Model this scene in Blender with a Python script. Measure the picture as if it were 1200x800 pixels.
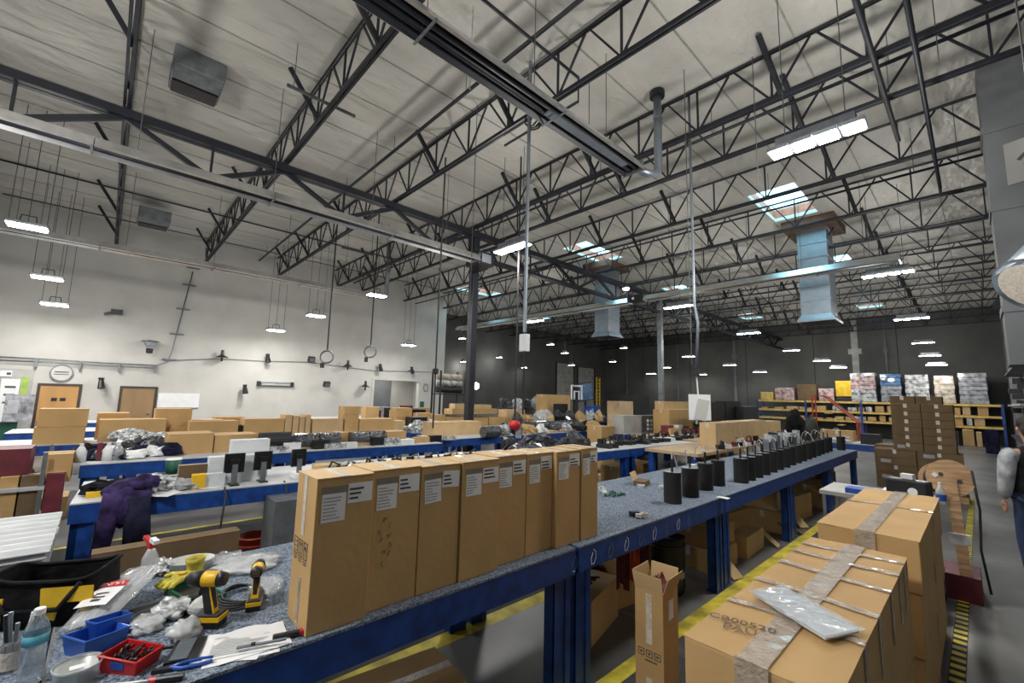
import bpy, math, random
from mathutils import Vector, Matrix, noise
random.seed(7)
for o in list(bpy.data.objects): bpy.data.objects.remove(o)
SC = bpy.context.scene
COL = SC.collection
R = math.radians
H = 1.95                      # eye height
# ---------------- camera
YAW, PITCH, ROLL, F = R(47.09), R(7.13), R(1.458), 507.0
fw = Vector((-math.sin(YAW)*math.cos(PITCH), math.cos(YAW)*math.cos(PITCH), math.sin(PITCH)))
r0 = Vector((math.cos(YAW), math.sin(YAW), 0)); u0 = r0.cross(fw)
rt = r0*math.cos(ROLL) + u0*math.sin(ROLL); up = -r0*math.sin(ROLL) + u0*math.cos(ROLL)
cd = bpy.data.cameras.new('camera'); cam = bpy.data.objects.new('camera', cd); COL.objects.link(cam)
cam.matrix_world = Matrix.Translation((0, 0, H)) @ Matrix((rt, up, -fw)).transposed().to_4x4()
cd.sensor_width = 36; cd.lens = 36*F/1200; cd.clip_start = .05; cd.clip_end = 200
SC.camera = cam
# ---------------- world
w = bpy.data.worlds.new('world'); SC.world = w; w.use_nodes = True
bg = w.node_tree.nodes['Background']; bg.inputs[0].default_value = (.80, .9, 1, 1); bg.inputs[1].default_value = 6.0
SC.view_settings.view_transform = 'Standard'; SC.view_settings.look = 'None'
SC.view_settings.exposure = 0.68; SC.view_settings.gamma = 1
LAMP_K = 1.0
def area(name, loc, power, size, sy=None, col=(1, .97, .92), spread=180, rz=0):
    l = bpy.data.lights.new(name, 'AREA'); l.energy = power*LAMP_K; l.size = size; l.color = col
    if sy: l.shape = 'RECTANGLE'; l.size_y = sy
    l.spread = R(spread)
    o = bpy.data.objects.new(name, l); o.location = loc; o.rotation_euler = (0, 0, rz); COL.objects.link(o); return o
def point(name, loc, power, rad=.2, col=(1, .97, .92)):
    l = bpy.data.lights.new(name, 'POINT'); l.energy = power*LAMP_K; l.shadow_soft_size = rad; l.color = col
    o = bpy.data.objects.new(name, l); o.location = loc; COL.objects.link(o); return o
# ---------------- measuring helpers: where a sight line through a picture point meets a real plane
def _c(ax, v, s=1): return rt - rt*0
def Yof(x, X, z):
    a = rt - (x-600)/F*fw; return -(a.x*X + a.z*(z-H))/a.y
def Xof(x, Y, z):
    a = rt - (x-600)/F*fw; return -(a.y*Y + a.z*(z-H))/a.x
def Zof(y, X, Y):
    a = up - (400-y)/F*fw; return H - (a.x*X + a.y*Y)/a.z
def at(x, y, ax, v):
    d = fw*F + rt*(x-600) + up*(400-y); k = 'xyz'.index(ax)
    t = (v - (0, 0, H)[k])/d[k]; return Vector((0, 0, H)) + d*t
# ---------------- mesh builder
class MB:
    def __init__(s): s.v = []; s.f = []; s.m = []
    def add(s, vs, fs, m=0):
        n = len(s.v); s.v += [tuple(q) for q in vs]; s.f += [tuple(n+i for i in q) for q in fs]; s.m += [m]*len(fs); return s
    def box(s, x0, y0, z0, x1, y1, z1, m=0):
        vs = [(x, y, z) for z in (z0, z1) for y in (y0, y1) for x in (x0, x1)]
        return s.add(vs, [(0, 2, 3, 1), (4, 5, 7, 6), (0, 1, 5, 4), (2, 6, 7, 3), (0, 4, 6, 2), (1, 3, 7, 5)], m)
    def cbox(s, c, d, m=0, rz=0, rx=0, ry=0):
        M = Matrix.Rotation(rz, 3, 'Z') @ Matrix.Rotation(ry, 3, 'Y') @ Matrix.Rotation(rx, 3, 'X')
        vs = [Vector(c) + M @ Vector((x*d[0]/2, y*d[1]/2, z*d[2]/2)) for z in (-1, 1) for y in (-1, 1) for x in (-1, 1)]
        return s.add(vs, [(0, 2, 3, 1), (4, 5, 7, 6), (0, 1, 5, 4), (2, 6, 7, 3), (0, 4, 6, 2), (1, 3, 7, 5)], m)
    def beam(s, p, q, w, h, m=0, upv=(0, 0, 1)):
        p, q = Vector(p), Vector(q); d = (q-p).normalized(); u = Vector(upv)
        if abs(d.dot(u)) > .99: u = Vector((0, 1, 0))
        a = d.cross(u).normalized()*w/2; b = a.cross(d).normalized()*h/2
        vs = [c + i*a + j*b for c in (p, q) for i, j in ((-1, -1), (1, -1), (1, 1), (-1, 1))]
        return s.add(vs, [(3, 2, 1, 0), (4, 5, 6, 7), (0, 1, 5, 4), (1, 2, 6, 5), (2, 3, 7, 6), (3, 0, 4, 7)], m)
    def cyl(s, p, q, r, n=12, r2=None, m=0, cap=True, sq=1.0):
        p, q = Vector(p), Vector(q); d = (q-p).normalized(); r2 = r if r2 is None else r2
        u = Vector((0, 0, 1)) if abs(d.z) < .99 else Vector((0, 1, 0)); a = d.cross(u).normalized(); b = a.cross(d)
        vs = [c + (a*math.cos(t) + b*math.sin(t)*sq)*k for c, k in ((p, r), (q, r2)) for t in [2*math.pi*i/n for i in range(n)]]
        fs = [(i, n+i, n+(i+1) % n, (i+1) % n) for i in range(n)]
        if cap: fs += [tuple(range(n)), tuple(range(2*n-1, n-1, -1))]
        return s.add(vs, fs, m)
    def tube(s, pts, r, n=6, m=0, closed=False):
        pts = [Vector(p) for p in pts]; L = len(pts); vs = []; a = None
        for i, p in enumerate(pts):
            t = (pts[(i+1) % L] - pts[i-1]) if closed else (pts[min(i+1, L-1)] - pts[max(i-1, 0)])
            t.normalize()
            if a is None: a = t.cross(Vector((.13, .31, .94))).normalized()
            else: a = (a - t*a.dot(t)).normalized()
            b = t.cross(a)
            vs += [p + (a*math.cos(2*math.pi*k/n) + b*math.sin(2*math.pi*k/n))*r for k in range(n)]
        fs = []
        for i in range(L if closed else L-1):
            j = (i+1) % L
            fs += [(i*n+k, i*n+(k+1) % n, j*n+(k+1) % n, j*n+k) for k in range(n)]
        if not closed: fs += [tuple(range(n-1, -1, -1)), tuple(range((L-1)*n, L*n))]
        return s.add(vs, fs, m)
    def lathe(s, prof, c=(0, 0, 0), n=16, m=0, sx=1, sy=1):
        vs = []; k = len(prof)
        for i in range(n):
            t = 2*math.pi*i/n
            vs += [(c[0]+r*math.cos(t)*sx, c[1]+r*math.sin(t)*sy, c[2]+z) for r, z in prof]
        fs = [(i*k+j, ((i+1) % n)*k+j, ((i+1) % n)*k+j+1, i*k+j+1) for i in range(n) for j in range(k-1)]
        return s.add(vs, fs, m)
    def prism(s, poly, z0, z1, m=0, M=None):
        n = len(poly); vs = [Vector((x, y, z)) for z in (z0, z1) for x, y in poly]
        if M: vs = [M @ q for q in vs]
        return s.add(vs, [tuple(range(n-1, -1, -1)), tuple(range(n, 2*n))] + [(i, (i+1) % n, n+(i+1) % n, n+i) for i in range(n)], m)
    def lump(s, c, d, seed=0, amp=.25, freq=2.5, n=14, m=0, flat=True):
        vs = []; k = n//2+1
        for i in range(k):
            th = math.pi*i/(k-1)
            for j in range(n):
                ph = 2*math.pi*j/n; q = Vector((math.sin(th)*math.cos(ph), math.sin(th)*math.sin(ph), math.cos(th)))
                g = 1 + amp*noise.noise(q*freq + Vector((seed*7.3, seed*1.7, seed)))*2
                z = q.z*g
                if flat: z = max(z, -.55)
                vs.append((c[0]+q.x*g*d[0]/2, c[1]+q.y*g*d[1]/2, c[2]+z*d[2]/2))
        return s.add(vs, [(i*n+j, (i+1)*n+j, (i+1)*n+(j+1) % n, i*n+(j+1) % n) for i in range(k-1) for j in range(n)], m)
    def sheet(s, nx, ny, fn, th=.0015, m=0):
        top = [Vector(fn(i/nx, j/ny)) for j in range(ny+1) for i in range(nx+1)]
        W = nx+1; N = len(top); vs = top + [q - Vector((0, 0, th)) for q in top]
        fs = [(j*W+i, j*W+i+1, (j+1)*W+i+1, (j+1)*W+i) for j in range(ny) for i in range(nx)]
        fs += [tuple(N+k for k in reversed(q)) for q in list(fs)]
        rim = list(range(nx+1)) + [j*W+nx for j in range(1, ny+1)] + [ny*W+i for i in range(nx-1, -1, -1)] + [j*W for j in range(ny-1, 0, -1)]
        fs += [(rim[k], N+rim[k], N+rim[(k+1) % len(rim)], rim[(k+1) % len(rim)]) for k in range(len(rim))]
        return s.add(vs, fs, m)
    def mesh(s, name, mats, smooth=False):
        me = bpy.data.meshes.new(name); me.from_pydata(s.v, [], s.f)
        mats = mats if isinstance(mats, (list, tuple)) else [mats]
        for q in mats: me.materials.append(MAT[q])
        if len(mats) > 1: me.polygons.foreach_set('material_index', s.m)
        if smooth: me.polygons.foreach_set('use_smooth', [True]*len(s.f))
        me.update(); return me
    def build(s, name, mats, parent=None, loc=(0, 0, 0), rz=0, smooth=False, bevel=0):
        o = bpy.data.objects.new(name, s.mesh(name, mats, smooth)); COL.objects.link(o)
        o.location = loc; o.rotation_euler.z = rz
        if parent: o.parent = parent
        if bevel:
            b = o.modifiers.new('bevel', 'BEVEL'); b.width = bevel; b.segments = 2; b.limit_method = 'ANGLE'
        return o
def inst(me, name, parent=None, loc=(0, 0, 0), rz=0):
    o = bpy.data.objects.new(name, me); COL.objects.link(o); o.location = loc; o.rotation_euler.z = rz
    if parent: o.parent = parent
    return o
def tag(o, label=None, cat=None, group=None, kind=None):
    if label: o['label'] = label
    if cat: o['category'] = cat
    if group: o['group'] = group
    if kind: o['kind'] = kind
    return o
def thing(name, label, cat, loc=(0, 0, 0), rz=0, group=None):
    o = bpy.data.objects.new(name, None); COL.objects.link(o); o.empty_display_size = .1
    o.location = loc; o.rotation_euler.z = rz; return tag(o, label, cat, group)
def S(o): o['kind'] = 'structure'; return o
def dup(root, loc, rz=None, label=None, group=None):
    def cp(o, par):
        c = o.copy(); COL.objects.link(c); c.parent = par
        for ch in [k for k in COL.objects if k.parent == o]: cp(ch, c)
        return c
    kids = {}
    c = root.copy(); COL.objects.link(c); c.location = loc
    for ch in root.children:
        d = ch.copy(); COL.objects.link(d); d.parent = c
        for g in ch.children:
            e = g.copy(); COL.objects.link(e); e.parent = d
    if rz is not None: c.rotation_euler.z = rz
    if label: c['label'] = label
    if group: c['group'] = group
    return c
# ---------------- materials
MAT = {}
def mat(name, col, rough=.6, metal=0, var=.12, scale=6, bump=0, bscale=40, spec=.5, trans=0, alpha=1, emit=0, coat=0, col2=None, det=3, stretch=None, ecol=None):
    m = bpy.data.materials.new(name); m.use_nodes = True; nt = m.node_tree; b = nt.nodes['Principled BSDF']
    N = nt.nodes.new; L = nt.links.new
    b.inputs['Roughness'].default_value = rough; b.inputs['Metallic'].default_value = metal
    b.inputs['Specular IOR Level'].default_value = spec
    b.inputs['Transmission Weight'].default_value = trans; b.inputs['Alpha'].default_value = alpha
    b.inputs['Coat Weight'].default_value = coat
    tc = N('ShaderNodeTexCoord'); mp = N('ShaderNodeMapping'); L(tc.outputs['Object'], mp.inputs[0])
    if stretch: mp.inputs['Scale'].default_value = stretch
    n1 = N('ShaderNodeTexNoise'); n1.inputs['Scale'].default_value = scale; n1.inputs['Detail'].default_value = det
    L(mp.outputs[0], n1.inputs[0])
    mx = N('ShaderNodeMix'); mx.data_type = 'RGBA'
    c2 = col2 or [c*(1-var*2.2) for c in col]
    mx.inputs[6].default_value = (*c2, 1); mx.inputs[7].default_value = (*[min(1, c*(1+var*.6)) for c in col], 1)
    rp = N('ShaderNodeMapRange'); rp.inputs[1].default_value = .3; rp.inputs[2].default_value = .65
    L(n1.outputs[0], rp.inputs[0]); L(rp.outputs[0], mx.inputs[0]); L(mx.outputs[2], b.inputs['Base Color'])
    if bump:
        n2 = N('ShaderNodeTexNoise'); n2.inputs['Scale'].default_value = bscale; n2.inputs['Detail'].default_value = 3
        L(mp.outputs[0], n2.inputs[0]); bp = N('ShaderNodeBump'); bp.inputs['Strength'].default_value = bump
        bp.inputs['Distance'].default_value = .12 if name == 'roof_foil' else .02; L(n2.outputs[0], bp.inputs['Height']); L(bp.outputs[0], b.inputs['Normal'])
    if emit:
        b.inputs['Emission Color'].default_value = (*(ecol or col), 1); b.inputs['Emission Strength'].default_value = emit
    MAT[name] = m; return m
mat('cardboard', (.52, .335, .15), .8, var=.05, scale=3, bump=.08, bscale=25, spec=.2)
mat('cardboard_pale', (.58, .41, .22), .8, var=.06, scale=4, spec=.2)
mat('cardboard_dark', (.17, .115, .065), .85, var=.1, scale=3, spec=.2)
mat('cardboard_edge', (.62, .45, .26), .85, var=.08, spec=.2)
mat('tape', (.66, .60, .52), .25, var=.1, scale=30, bump=.3, bscale=60, coat=.4)
mat('tape_clear', (.60, .50, .40), .2, var=.12, scale=25, bump=.6, bscale=60, alpha=.6, coat=.6)
mat('paper', (.78, .79, .80), .6, var=.03)
mat('paper_grey', (.22, .20, .17), .6, var=.1)
mat('print', (.06, .06, .06), .6, var=.1)
mat('print_faint', (.38, .40, .42), .6, var=.1)
mat('ink', (.12, .07, .04), .7, var=.2)
mat('blue_steel', (.008, .06, .29), .42, var=.22, scale=9, bump=.05, bscale=30)
mat('carpet', (.27, .32, .39), .95, var=.3, scale=95, bump=.8, bscale=160, spec=.1, col2=(.06, .08, .12), det=2)
mat('white_top', (.50, .52, .54), .5, var=.1, scale=3)
mat('plywood', (.50, .36, .21), .7, var=.15, scale=3, stretch=(1, 8, 1))
mat('wood', (.52, .32, .17), .6, var=.22, scale=4, stretch=(1, 1, 9))
mat('dark_steel', (.012, .014, .022), .5, metal=.1, var=.2)
mat('grey_steel', (.20, .22, .24), .45, metal=.5, var=.15)
mat('pipe_grey', (.10, .105, .11), .5, metal=.3, var=.2)
mat('galv', (.24, .28, .32), .42, metal=.6, var=.06, scale=5)
mat('alu', (.72, .72, .72), .28, metal=.9, var=.08)
mat('chrome', (.8, .8, .8), .12, metal=1, var=.03)
mat('black_plastic', (.012, .012, .014), .4, var=.2)
mat('black_matte', (.008, .008, .009), .7, var=.2)
mat('black_rubber', (.018, .018, .02), .6, var=.2)
mat('screen', (.01, .012, .02), .15, var=.1)
mat('red_plastic', (.55, .02, .025), .35, var=.1)
mat('dark_red', (.16, .02, .035), .6, var=.2)
mat('orange_red', (.50, .07, .035), .4, var=.15)
mat('blue_plastic', (.02, .09, .42), .35, var=.1)
mat('bin_blue', (.03, .12, .50), .3, var=.12)
mat('yellow', (.80, .50, .02), .5, var=.1)
mat('yellow_tool', (.85, .50, .01), .4, var=.08)
mat('glove_yellow', (.60, .52, .07), .8, var=.25, scale=20, bump=.3)
mat('line_yellow', (.70, .58, .05), .6, var=.25, scale=5)
mat('rack_yellow', (.72, .50, .14), .5, var=.15)
mat('green', (.01, .10, .06), .5, var=.2)
mat('pale_green', (.35, .50, .10), .6, var=.1)
mat('mat_grey', (.05, .052, .055), .9, var=.2, scale=4, bump=.3, bscale=90)
mat('purple_cloth', (.05, .033, .11), .9, var=.35, scale=8, bump=.5, bscale=14, spec=.1)
mat('navy_cloth', (.02, .022, .05), .9, var=.3, bump=.5, bscale=12, spec=.1)
mat('black_cloth', (.010, .010, .012), .85, var=.4, scale=8, bump=.6, bscale=16, spec=.2)
mat('olive_cloth', (.045, .05, .035), .9, var=.3, bump=.5, bscale=12)
mat('grey_cloth', (.36, .38, .40), .9, var=.25, scale=9, bump=.5, bscale=14)
mat('jeans', (.02, .04, .10), .9, var=.2)
mat('skin', (.50, .27, .19), .5, var=.1)
mat('hair', (.02, .015, .012), .7, var=.2)
mat('film', (.72, .75, .78), .15, var=.1, scale=18, bump=.5, bscale=14, alpha=.32, coat=.8)
mat('film_pale', (.72, .75, .77), .2, var=.12, scale=14, bump=.6, bscale=14, alpha=.6, coat=.6)
mat('bag_dark', (.06, .065, .075), .15, var=.75, scale=26, bump=1, bscale=26, coat=.8, col2=(.008, .008, .01))
mat('bag_bright', (.55, .57, .58), .18, var=.5, scale=22, bump=1, bscale=26, coat=.6, col2=(.10, .11, .12))
mat('foam', (.72, .75, .78), .7, var=.04)
mat('bubble', (.60, .64, .68), .35, var=.05, scale=12, bump=.2, bscale=60)
mat('clear_plastic', (.82, .88, .92), .12, var=.05, trans=.85, alpha=.55)
mat('tub_plastic', (.62, .64, .62), .3, var=.05, alpha=.8)
mat('water', (.75, .85, .9), .05, var=.02, trans=.9, alpha=.6)
mat('label_teal', (.10, .42, .55), .35, var=.3, scale=20)
mat('wall_white', (.53, .52, .49), .75, var=.05, scale=1.2, bump=.03)
mat('roof_foil', (.56, .545, .50), .5, var=.10, scale=.9, bump=1, bscale=3.2, stretch=(1, .45, 1))
mat('seam', (.33, .325, .30), .7, var=.1)
mat('dark_conc', (.105, .105, .10), .85, var=.16, scale=.5, bump=.1, det=8)
mat('grey_conc', (.16, .17, .18), .85, var=.18, scale=.8, det=6)
mat('panel_pale', (.42, .42, .40), .8, var=.12, scale=2)
mat('door_wood', (.50, .27, .09), .5, var=.12, scale=2, stretch=(1, 1, .2))
mat('door_brown', (.30, .19, .09), .5, var=.12, scale=2, stretch=(1, 1, .2))
mat('frame_dark', (.05, .035, .03), .5)
mat('red_curb', (.42, .12, .07), .7, var=.15)
mat('brown_curb', (.13, .065, .04), .7, var=.2)
mat('led', (1, 1, 1), .5, var=0, emit=22, ecol=(1, .98, .95))
mat('lamp_warm', (1, .9, .7), .5, var=0, emit=12, ecol=(1, .85, .6))
mat('wrap_blue', (.06, .17, .36), .25, var=.3, scale=6, bump=.8, bscale=12, coat=.5)
mat('wrap_white', (.55, .55, .56), .25, var=.4, scale=5, bump=.8, bscale=12, coat=.5)
mat('wrap_pink', (.60, .42, .41), .25, var=.35, scale=5, bump=.8, bscale=12, coat=.5)
mat('wrap_cream', (.58, .50, .40), .25, var=.25, scale=5, bump=.8, bscale=12, coat=.5)
mat('wrap_grey', (.34, .35, .38), .25, var=.3, scale=5, bump=.8, bscale=12, coat=.5)
mat('glass_bulb', (.9, .9, .9), .1, var=.02, alpha=.5)
# polished concrete floor: cloudy colour, gloss with worn patches
def floor_mat():
    m = mat('floor', (.15, .152, .15), .3, var=.3, scale=.55, det=8, spec=.5)
    nt = m.node_tree; b = nt.nodes['Principled BSDF']; tc = nt.nodes.new('ShaderNodeTexCoord')
    n = nt.nodes.new('ShaderNodeTexNoise'); n.inputs['Scale'].default_value = 1.4; n.inputs['Detail'].default_value = 6
    r = nt.nodes.new('ShaderNodeMapRange'); r.inputs[3].default_value = .22; r.inputs[4].default_value = .5
    nt.links.new(tc.outputs['Object'], n.inputs[0]); nt.links.new(n.outputs[0], r.inputs[0]); nt.links.new(r.outputs[0], b.inputs['Roughness'])
floor_mat()
# skylight pane: translucent plastic
m = bpy.data.materials.new('skylight_pane'); m.use_nodes = True; nt = m.node_tree; nt.nodes.clear()
o_ = nt.nodes.new('ShaderNodeOutputMaterial'); t_ = nt.nodes.new('ShaderNodeBsdfTranslucent'); t_.inputs[0].default_value = (.75, .95, .98, 1)
g_ = nt.nodes.new('ShaderNodeBsdfTransparent'); g_.inputs[0].default_value = (.45, .8, .86, 1); x_ = nt.nodes.new('ShaderNodeMixShader'); x_.inputs[0].default_value = .5
nt.links.new(t_.outputs[0], x_.inputs[1]); nt.links.new(g_.outputs[0], x_.inputs[2]); nt.links.new(x_.outputs[0], o_.inputs[0]); MAT['skylight_pane'] = m
def text(s, size, m, parent, loc, rot, name='lettering', sx=1):
    c = bpy.data.curves.new(name, 'FONT'); c.body = s; c.size = size; c.extrude = .0004; c.align_x = 'CENTER'; c.align_y = 'CENTER'
    c.materials.append(MAT[m]); c.resolution_u = 2
    tmp = bpy.data.objects.new('t', c); COL.objects.link(tmp); bpy.context.view_layer.update(); me = bpy.data.meshes.new_from_object(tmp.evaluated_get(bpy.context.evaluated_depsgraph_get())); bpy.data.objects.remove(tmp)
    o = bpy.data.objects.new(name, me); COL.objects.link(o); o.location = loc; o.rotation_euler = rot; o.parent = parent; o.scale.x = sx; return o
# ================= THE SETTING =================
XL, XR, Y0, Y1, ZC = -25.0, 1.15, -2.95, 35.6, 7.5
WX, WY = -19.8, 13.4                      # face of the white wall, and where it ends
fl = S(MB().box(XL, Y0, -.1, XR, Y1, 0).build('floor', 'floor'))
jm = MB()
for y in (-1.2, 3.7, 8.6, 13.5, 18.4, 23.3, 28.2): jm.box(XL, y-.006, 0, XR, y+.006, .0015)
for x in (-4.45, -9.5, -14.5): jm.box(x-.006, Y0, 0, x+.006, Y1, .0015)
tag(jm.build('floor_joint', 'seam', fl), kind='stuff')
# ceiling with its skylight openings cut out
SKY = [(-3.95, 12.2, -2.75, 14.7), (-10.35, 12.0, -9.15, 14.5), (-10.6, 19.9, -9.4, 22.3), (-4.1, 19.6, -2.9, 22.0),
       (-10.5, 29.3, -9.3, 31.5), (-4.4, 29.6, -3.2, 31.8), (-21.6, 20.4, -20.4, 22.8), (-18.6, 13.0, -17.4, 15.4)]
xs = sorted({XL, XR, *[s[0] for s in SKY], *[s[2] for s in SKY]}); ys = sorted({Y0, Y1, *[s[1] for s in SKY], *[s[3] for s in SKY]})
cm = MB()
for a, b in zip(xs, xs[1:]):
    for c, d in zip(ys, ys[1:]):
        mx, my = (a+b)/2, (c+d)/2
        if not any(s[0] < mx < s[2] and s[1] < my < s[3] for s in SKY): cm.box(a, c, ZC, b, d, ZC+.12)
ceil = S(cm.build('ceiling', 'roof_foil'))
sm = MB()                                  # seams of the insulation facing, two feet apart
x = XL+.3
while x < XR:
    segs = [(Y0, Y1)]
    for s in SKY:
        if s[0]-.02 < x < s[2]+.02: segs = [q for (a, b) in segs for q in (((a, s[1]), (s[3], b)) if a < s[1] < b else ((a, b),))]
    for a, b in segs: sm.box(x-.012, a, ZC-.012, x+.012, b, ZC)
    x += 1.22
tag(sm.build('insulation_seam', 'seam', ceil), kind='stuff')
for i, (a, b, c, d) in enumerate(SKY):
    t = thing('window_%d' % (i+1), ['skylight above the nearer big air duct', 'skylight above the air duct beside the far column', 'skylight between the duct and the hanging conduit', 'skylight just right of the big air duct',
        'small skylight low over the dark far wall', 'small skylight right of the big duct near the far wall', 'skylight far left behind the steel column', 'skylight over the end of the white wall'][i], 'skylight', ((a+c)/2, (b+d)/2, ZC+.1)); S(t)
    hx, hy = (c-a)/2, (d-b)/2; f = MB()
    f.box(-hx-.06, -hy-.06, 0, -hx, hy+.06, .32, 0).box(hx, -hy-.06, 0, hx+.06, hy+.06, .32, 0).box(-hx, -hy-.06, 0, hx, -hy, .32, 0).box(-hx, hy, 0, hx, hy+.06, .32, 0)
    f.build('curb', 'red_curb', t)
    MB().box(-hx, -hy, -.1, hx, -hy+.05, 0).box(-hx, hy-.05, -.1, hx, hy, 0).box(-hx, -hy+.05, -.1, -hx+.05, hy-.05, 0).box(hx-.05, -hy+.05, -.1, hx, hy-.05, 0).build('trim', 'wall_white', t)
    MB().box(-hx, -.03, .2, hx, .03, .28).build('crossbar', 'wall_white', t)
    MB().box(-hx, -hy, .29, hx, -.0, .31).build('pane', 'skylight_pane', t); MB().box(-hx, 0.0, .29, hx, hy, .31).build('pane', 'skylight_pane', t)
# white wall with its opening
oy0, oy1 = Yof(438, WX, 2), Yof(490, WX, 2); oz = Zof(446, WX, (oy0+oy1)/2)
ww = MB().box(WX-.2, Y0, 0, WX, oy0, ZC).box(WX-.2, oy1, 0, WX, WY, ZC).box(WX-.2, oy0, oz, WX, oy1, ZC)
ww = S(ww.build('wall_left', 'wall_white'))
S(MB().box(XL, WY-.2, 0, WX-.2, WY, ZC).build('wall_return', 'wall_white'))
rc = S(MB().box(WX-3, oy0-1, 0, WX-2.8, WY-.2, 3.2).box(WX-3, oy0-1, 3.0, WX-.2, WY-.2, 3.2).box(WX-2.8, oy0-1.2, 0, WX-.2, oy0-1, 3.2).build('wall_storeroom', 'wall_white'))
area('storeroom_light', (WX-1.4, (oy0+oy1)/2+.4, 2.95), 35, 1.6, .6)  # unseen lamp added to brighten the room behind the opening
S(MB().box(WX-2.8, oy0+.2, 0, WX-2.7, oy0+2.3, 2.9).build('door_3', 'grey_conc'))
S(MB().box(WX, oy0-.12, 0, WX+.03, oy0, oz+.1).box(WX, oy1, 0, WX+.03, oy1+.12, oz+.1).box(WX, oy0, oz, WX+.03, oy1, oz+.1).build('trim_1', 'wall_white'))
bw = S(MB().box(XL, Y0-.2, 0, XR, Y0, ZC).build('wall_back', 'grey_conc'))
def panels(parent, axis, c, a, b, n, z1, mt, depth=.03):
    w = (b-a)/n
    for i in range(n):
        p, q = a+i*w+.02, a+(i+1)*w-.02; m = MB()
        if axis == 'y': m.box(p, c-depth, 0, q, c, z1)
        elif axis == 'x': m.box(c, p, 0, c+depth, q, z1)
        else: m.box(c-depth, p, 0, c, q, z1)
        m.build('concrete_panel', mt, parent)
wf = S(MB().box(XL, Y1, 0, XR, Y1+.2, ZC).build('wall_far', 'black_matte')); panels(wf, 'y', Y1, XL, XR, 6, ZC, 'dark_conc')
wd = S(MB().box(XL-.2, WY, 0, XL, Y1, ZC).build('wall_dark', 'black_matte')); panels(wd, 'x', XL, WY, Y1, 4, ZC, 'dark_conc')
wr = S(MB().box(XR, Y0-.2, 0, XR+.2, Y1+.2, ZC).build('wall_right', 'black_matte')); panels(wr, 'X', XR, Y0, Y1, 6, ZC, 'grey_conc')
# pilaster on the right wall, pale conduits up the far wall
S(MB().box(.36, 9.9, 2.6, XR-.03, 10.6, ZC).box(.34, 9.88, 3.4, XR-.03, 10.62, 3.5).box(.34, 9.88, 5.0, XR-.03, 10.62, 5.12).box(.34, 9.88, 6.3, XR-.03, 10.62, 6.42).build('trim_2', 'grey_conc'))
for i, (x, ww_) in enumerate(((735, .12), (795, .1), (862, .2), (1004, .35), (1040, .1))):
    X = Xof(x, Y1, 4); S(MB().box(X-ww_/2, Y1-.1, 0, X+ww_/2, Y1-.03, ZC).box(X-ww_, Y1-.16, 5.2, X+ww_, Y1-.1, 5.55).build('trim_%d' % (i+3), 'panel_pale' if i == 3 else 'grey_conc'))
# doors in the white wall
def wdoor(n, xl, xr, yt, m, label):
    a, b = Yof(xl, WX, 1.9), Yof(xr, WX, 1.9); zt = Zof(yt, WX, (a+b)/2)
    t = thing('door_%d' % n, label, 'door', (WX, (a+b)/2, 0)); S(t); h = (b-a)/2
    MB().box(0, -h, 0, .03, h, zt).build('door_leaf', m, t)
    MB().box(0, -h-.07, 0, .05, -h, zt+.07).box(0, h, 0, .05, h+.07, zt+.07).box(0, -h, zt, .05, h, zt+.07).build('door_frame', 'frame_dark', t)
    MB().cyl((.03, h-.12, 1.0), (.09, h-.12, 1.0), .03, 8).build('door_handle', 'chrome', t); return t
d1 = wdoor(1, 48, 93, 452, 'door_wood', 'light wooden door left behind the tall cartons')
MB().box(.03, -.16, 1.42, .036, -.03, 1.52).box(.03, .03, 1.42, .036, .16, 1.52).build('door_sign', 'black_plastic', d1)
wdoor(2, 144, 182, 455, 'door_brown', 'brown wooden door in a dark frame, right of the other')
for i, (xl, xr, yt) in enumerate(((652, 671, 426), (677, 695, 431))):   # dock doors on the dark wall
    a, b = Yof(xl, XL, 3), Yof(xr, XL, 3); zt = Zof(yt, XL, (a+b)/2)
    t = thing('door_%d' % (i+4), 'door', 'door', (XL+.03, (a+b)/2, 0)); S(t); h = (b-a)/2
    for k in range(6): MB().box(0, -h, k*zt/6+.01, .05, h, (k+1)*zt/6-.01).build('door_panel', 'panel_pale', t)
    MB().box(0, -h-.15, 0, .04, -h, zt+.1).box(0, h, 0, .04, h+.15, zt+.1).build('door_track', 'black_matte', t)
# ================= ROOF STEEL =================
GX = -9.5; ZT, ZB = 7.42, 6.64
JY = [-.22, 2.27, 4.76, 7.18] + [8.34+2.42*k for k in range(12)]
W_ = 1.167; n_ = 9
up1 = MB().beam((0, 0, 0), (W_*.46, 0, ZT-ZB), .03, .03, upv=(0, 1, 0)).mesh('web_diag_up', 'dark_steel')
up2 = MB().beam((0, 0, 0), (-W_*.46, 0, ZT-ZB), .03, .03, upv=(0, 1, 0)).mesh('web_diag_down', 'dark_steel')
up3 = MB().beam((0, 0, 0), (0, 0, ZT-ZB), .03, .03, upv=(0, 1, 0)).mesh('web_post', 'dark_steel')
L_ = W_*n_
tch = MB().box(-L_/2, -.035, ZT-ZB+.02, L_/2, -.01, ZT-ZB+.05).box(-L_/2, .01, ZT-ZB+.02, L_/2, .035, ZT-ZB+.05).mesh('top_chord', 'dark_steel')
bch = MB().box(-L_/2+.1, -.05, -.03, L_/2+.05, -.012, .03).box(-L_/2+.1, .012, -.03, L_/2+.05, .05, .03).mesh('bottom_chord', 'dark_steel')
kick = MB().beam((0, 0, 0), (-.15, -.5, ZT-ZB+.05), .06, .07).mesh('brace', 'dark_steel')
pos = ['first', 'second', 'third', 'fourth', 'fifth', 'sixth', 'seventh', 'eighth', 'ninth', 'tenth', 'eleventh', 'twelfth', 'thirteenth', 'fourteenth', 'fifteenth', 'sixteenth']
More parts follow.
